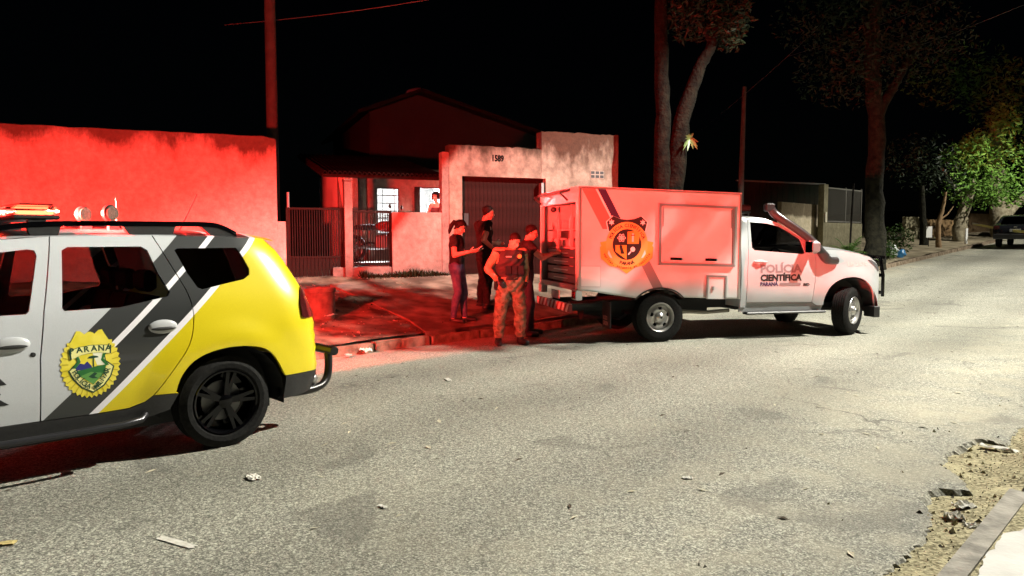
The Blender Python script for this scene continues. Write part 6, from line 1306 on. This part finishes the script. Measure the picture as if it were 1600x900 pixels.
# dark car parked up the street
def far_car(loc, rz, label):
    t = thing('parked_car', label, 'car', loc, rz); M_DB = mat('black car paint', (.010, .011, .014), .15, coat=1)
    prof = spl([(-2.0, .35), (-2.06, .55), (-2.02, .85), (-1.9, .98), (-1.62, 1.02), (-1.25, 1.36), (-.9, 1.43), (-.1, 1.43), (.45, 1.30), (1.0, .98), (1.75, .86), (2.0, .68), (2.02, .4), (1.9, .28)], 3)
    b = MB(); vs = []; nr = len(prof); ys = (-1, -.93, -.6, 0, .6, .93, 1)
    for y in ys:
        for p in prof:
            w_ = .84 if p.y < .98 else .84 - (p.y - .98) * .42; ins = .05 if abs(y) == 1 else 0
            cx_ = 0; sc_ = 1 - ins * .35; vs.append(Vector((p.x * sc_, y * w_, .65 + (p.y - .65) * (1 - ins * .4))))
    fx = []
    for i in range(len(ys) - 1):
        for j in range(nr): fx.append((i * nr + j, i * nr + (j + 1) % nr, (i + 1) * nr + (j + 1) % nr, (i + 1) * nr + j))
    fx += [tuple(range(nr)), tuple(range(len(ys) * nr - 1, (len(ys) - 1) * nr - 1, -1))]; b.add(vs, fx); b.build('body', M_DB, t, 40)
    rw = MB(); rw.hexa([(-1.645, -.62, 1.045), (-1.645, .62, 1.045), (-1.60, .62, 1.03), (-1.60, -.62, 1.03), (-1.31, -.55, 1.35), (-1.31, .55, 1.35), (-1.26, .55, 1.33), (-1.26, -.55, 1.33)]); rw.build('rear_window', M_GLASSD, t, 0)
    for sg in (-1, 1):
        MB().box(-2.05, -1.9, sg * .70 - .1, sg * .70 + .1, .78, .95, None, .03).build('tail_lamp', mat('dark lens', (.05, .008, .008), .2, coat=.5), t)
        sw2 = MB(); sw2.hexa([(-1.2, sg * .825, 1.02), (.75, sg * .825, 1.02), (.75, sg * .80, 1.02), (-1.2, sg * .80, 1.02), (-.95, sg * .69, 1.33), (.25, sg * .69, 1.33), (.25, sg * .66, 1.33), (-.95, sg * .66, 1.33)]); sw2.build('side_window', M_GLASSD, t, 0)
        for x in (-1.25, 1.3):
            wt = MB(); tyre(wt, .30, .19, .19, (x, sg * .74, .30), 2, 28); wo = wt.build('wheel', M_RUB, t, 30); rmm = MB(); rmm.lathe([(.0, sg * .07), (.1, sg * .08), (.19, sg * .075), (.195, sg * .09)], (x, sg * .74, .30), 'y', 24); rmm.build('rim', M_SILVER, wo)
    MB().box(-2.12, -1.95, -.8, .8, .38, .58, None, .03).build('bumper', M_BLK, t); pl_ = MB().box(-2.078, -2.06, -.2, .2, .68, .80).build('number_plate', mat('plate white', (.62, .62, .62), .5), t, 0)
    d = Decal(lambda y, z, e: Vector((-2.079 - e, -y, z))); [d.line((-.16 + i * .055, .70), (-.16 + i * .055, .775), .018, M_PRINTBLK, .002) for i in (0, 1, 2, 4, 5, 6)]; d.build('plate_characters', t)
    MB().box(-2.05, -2.04, -.06, .06, .86, .92).build('badge', M_CHROME, t, 0); MB().box(-1.95, -1.93, -.3, .3, 1.0, 1.01).build('boot_seam', M_BLK, t, 0); return t
g = gpt(1598, 34); far_car((g.x, g.y, g.z), math.atan2(US.y, US.x), 'dark parked car seen from behind at the right edge')
# overhead wires
wp = bpy.data.objects
for i, (a, b, sag) in enumerate((((1300, 60, 34), (1470, -10, 26), .25), ((1390, 80, 36), (1600, -5, 25), .3), ((1150, 150, 38), (1340, -30, 27), .4), ((470, 20, 17.4), (720, -20, 15), .15))):
    A = at(*a); B = at(*b); A2 = A + (A - B) * .6; B2 = B + (B - A) * .8; b_ = MB(); b_.tube([A2.lerp(B2, k / 20) - Vector((0, 0, sag * math.sin(math.pi * k / 20))) for k in range(21)], .008, 5)
    tag(b_.build('overhead_wire', mat('wire', (.10, .10, .095), .5), None), ('overhead wire above the road at upper right, lower strand', 'overhead wire at upper right, nearest strand', 'overhead wire in front of the big tree crowns', 'overhead wire beside the red-lit pole')[i], 'wire', 'overhead wires')

# ------------------------------------------------------------------ litter
M_PAPER = mat('paper', (.70, .69, .64), .8, col2=(.55, .53, .46), scale=20)
def paper(px, py, w_, l_, label, lift=.02, z=0, sd=1, m=None, crumple=.35):
    p = onground(px, py, z); g_ = gz(p.x, p.y) if z == 0 else z; rr = random.Random(sd); n = 7; a = rr.uniform(0, 3); vs = []; w_ *= .75; l_ *= .75
    for i in range(n):
        for j in range(n):
            x = (i / (n - 1) - .5) * w_ * (1 + rr.uniform(-.14, .14)); y = (j / (n - 1) - .5) * l_ * (1 + rr.uniform(-.14, .14)); h_ = lift * (.25 + crumple * rr.random() + .5 * abs(math.sin(i * 1.7 + sd) * math.sin(j * 1.3))); vs.append((x * math.cos(a) - y * math.sin(a), x * math.sin(a) + y * math.cos(a), h_))
    top_ = len(vs); vs += [(x, y, max(.002, z_ - .004)) for x, y, z_ in vs]
    fx = [(i * n + j, (i + 1) * n + j, (i + 1) * n + j + 1, i * n + j + 1) for i in range(n - 1) for j in range(n - 1)]; fx += [tuple(top_ + q for q in reversed(f_)) for f_ in fx]
    o = mesh_obj('paper_scrap', vs, fx, m or M_PAPER, None, 0); o.location = (p.x, p.y, g_ + .003); return tag(o, label, 'litter', 'litter on the road and gutter')
paper(397, 748, .10, .14, 'folded white paper scrap on the road below the police car wheel', .02, 0, 3)
paper(275, 848, .06, .36, 'long torn white paper smear on the asphalt at lower left', .004, 0, 16)
paper(8, 851, .07, .13, 'yellow dry leaf at the left edge of the road', .012, 0, 5, mat('dry leaf', (.5, .4, .16), .8))
paper(545, 559, .12, .10, 'small white cup lid against the left kerb', .06, 0, 6)
paper(572, 553, .20, .16, 'crumpled white paper against the left kerb', .10, 0, 7)
paper(1562, 707, .10, .34, 'torn white plastic strip in the sandy gutter', .05, -.03, 8)
paper(1490, 818, .14, .12, 'crumpled white plastic in the gutter beside the kerb', .07, -.02, 9)
paper(1506, 800, .10, .16, 'crumpled pale wrapper in the gutter above the white plastic', .06, -.02, 10)
paper(1519, 830, .09, .10, 'small pale wrapper touching the kerb edge', .05, -.02, 11)
paper(1075, 748, .05, .09, 'tiny white scrap in the middle of the road', .01, 0, 12)
paper(598, 793, .04, .08, 'tiny pale leaf on the asphalt left of centre', .01, 0, 13)
paper(700, 594, .07, .22, 'flat pale wrapper on the road in front of the officer', .012, 0, 14)
paper(518, 494, .10, .40, 'pale board scrap lying beside the planter ring', .03, .40, 15)
rr = random.Random(77); sc_ = MB()
for i in range(420):
    s = rr.uniform(1, 26); n = rr.uniform(1.2, NK); x, y = fs(s, n); a = rr.uniform(0, 6.3); l_ = rr.uniform(.012, .05); w_ = l_ * rr.uniform(.12, .5); z = road_z(s) + .002; dx = Vector((math.cos(a), math.sin(a), 0)); dy = Vector((-dx.y, dx.x, 0)); c = Vector((x, y, z)); sc_.cur = i % 2
    sc_.add([c - dx * l_, c - dy * w_ + Vector((0, 0, .006)), c + dx * l_ + Vector((0, 0, rr.uniform(0, .015))), c + dy * w_ + Vector((0, 0, .008))], [(0, 1, 2, 3)])
o = sc_.build('leaf_litter', [mat('litter pale', (.50, .46, .34), .9), mat('litter brown', (.07, .05, .03), .9)], None, 0, False); tag(o, 'scattered dry leaves and twigs on the asphalt', 'leaf litter', kind='stuff')
gs = MB()
for i in range(3600):
    s = rr.uniform(1.5, 9); n = rr.uniform(KERB_N, KERB_N + .8 + .35 * rr.random()); x, y = fs(s, n); r_ = rr.uniform(.004, .012) * (1 if rr.random() < .93 else 2.6); z = dirt_z(x, y, s, n); gs.cur = 0 if rr.random() < .6 else 1 if rr.random() < .7 else 2
    a = [Vector((x + rr.uniform(-r_, r_), y + rr.uniform(-r_, r_), z)) for _ in range(3)]; top = Vector((x, y, z + r_ * rr.uniform(.5, 1.3))); gs.add(a + [top], [(0, 1, 3), (1, 2, 3), (2, 0, 3)])
o = gs.build('gutter_gravel', [mat('gravel tan', (.34, .30, .18), .9), mat('gravel dark', (.06, .05, .035), .9), mat('gravel pale', (.6, .57, .48), .8)], None, 0, False); tag(o, 'loose gravel and bits in the sandy gutter', 'gravel', kind='stuff')

# rubble on the earth pavement, weeds along the foot of the low wall
rr = random.Random(91); db = MB()
for i in range(2200):
    p = rr.uniform(-6.5, 5); q = -rr.random() ** 1.1 * 6.2; x = FA.x + FE.x * p + FM.x * q; y = FA.y + FE.y * p + FM.y * q
    if sn(x, y)[1] < NK + .2: continue
    z = lot_z(x, y, 0, 0); r_ = rr.uniform(.008, .026) * (1 if rr.random() < .95 else 2.2); db.cur = i % 3
    a = [Vector((x + r_ * math.cos(k * 2.09 + i), y + r_ * math.sin(k * 2.09 + i), z - .004)) for k in range(3)]; db.add(a + [Vector((x + rr.uniform(-.3, .3) * r_, y, z + r_ * rr.uniform(.4, 1)))], [(0, 1, 3), (1, 2, 3), (2, 0, 3)])
o = db.build('pavement_rubble', [mat('rubble earth', (.20, .12, .08), .95), mat('rubble dark', (.04, .03, .02), .95), mat('rubble pale', (.42, .34, .28), .9)], None, 0, False); tag(o, 'small stones and crumbs scattered over the earth pavement', 'rubble', kind='stuff')
wd = MB()
for i in range(900):
    p = rr.uniform(fp(560), fp(722)); q = -abs(rr.gauss(0, .10)) - .02; x = FA.x + FE.x * p + FM.x * q; y = FA.y + FE.y * p + FM.y * q; z = lot_z(x, y, 0, 0); h_ = rr.uniform(.04, .20) * (.4 + .6 * abs(math.sin(p * 2.3 + 1))); a = rr.uniform(0, 6.3); dx = Vector((math.cos(a), math.sin(a), 0)) * .012; ln = Vector((rr.uniform(-.1, .1), rr.uniform(-.1, .05), h_))
    c = Vector((x, y, z - .01)); wd.add([c - dx, c + dx, c + ln * .6 + dx * .7, c + ln, c + ln * .6 - dx * .7], [(0, 1, 2, 4), (4, 2, 3)])
o = wd.build('weeds', mat('dry weeds', (.02, .022, .008), .9, spec=.1), None, 0, False); tag(o, 'dark weeds growing along the foot of the low wall', 'weeds', kind='stuff')
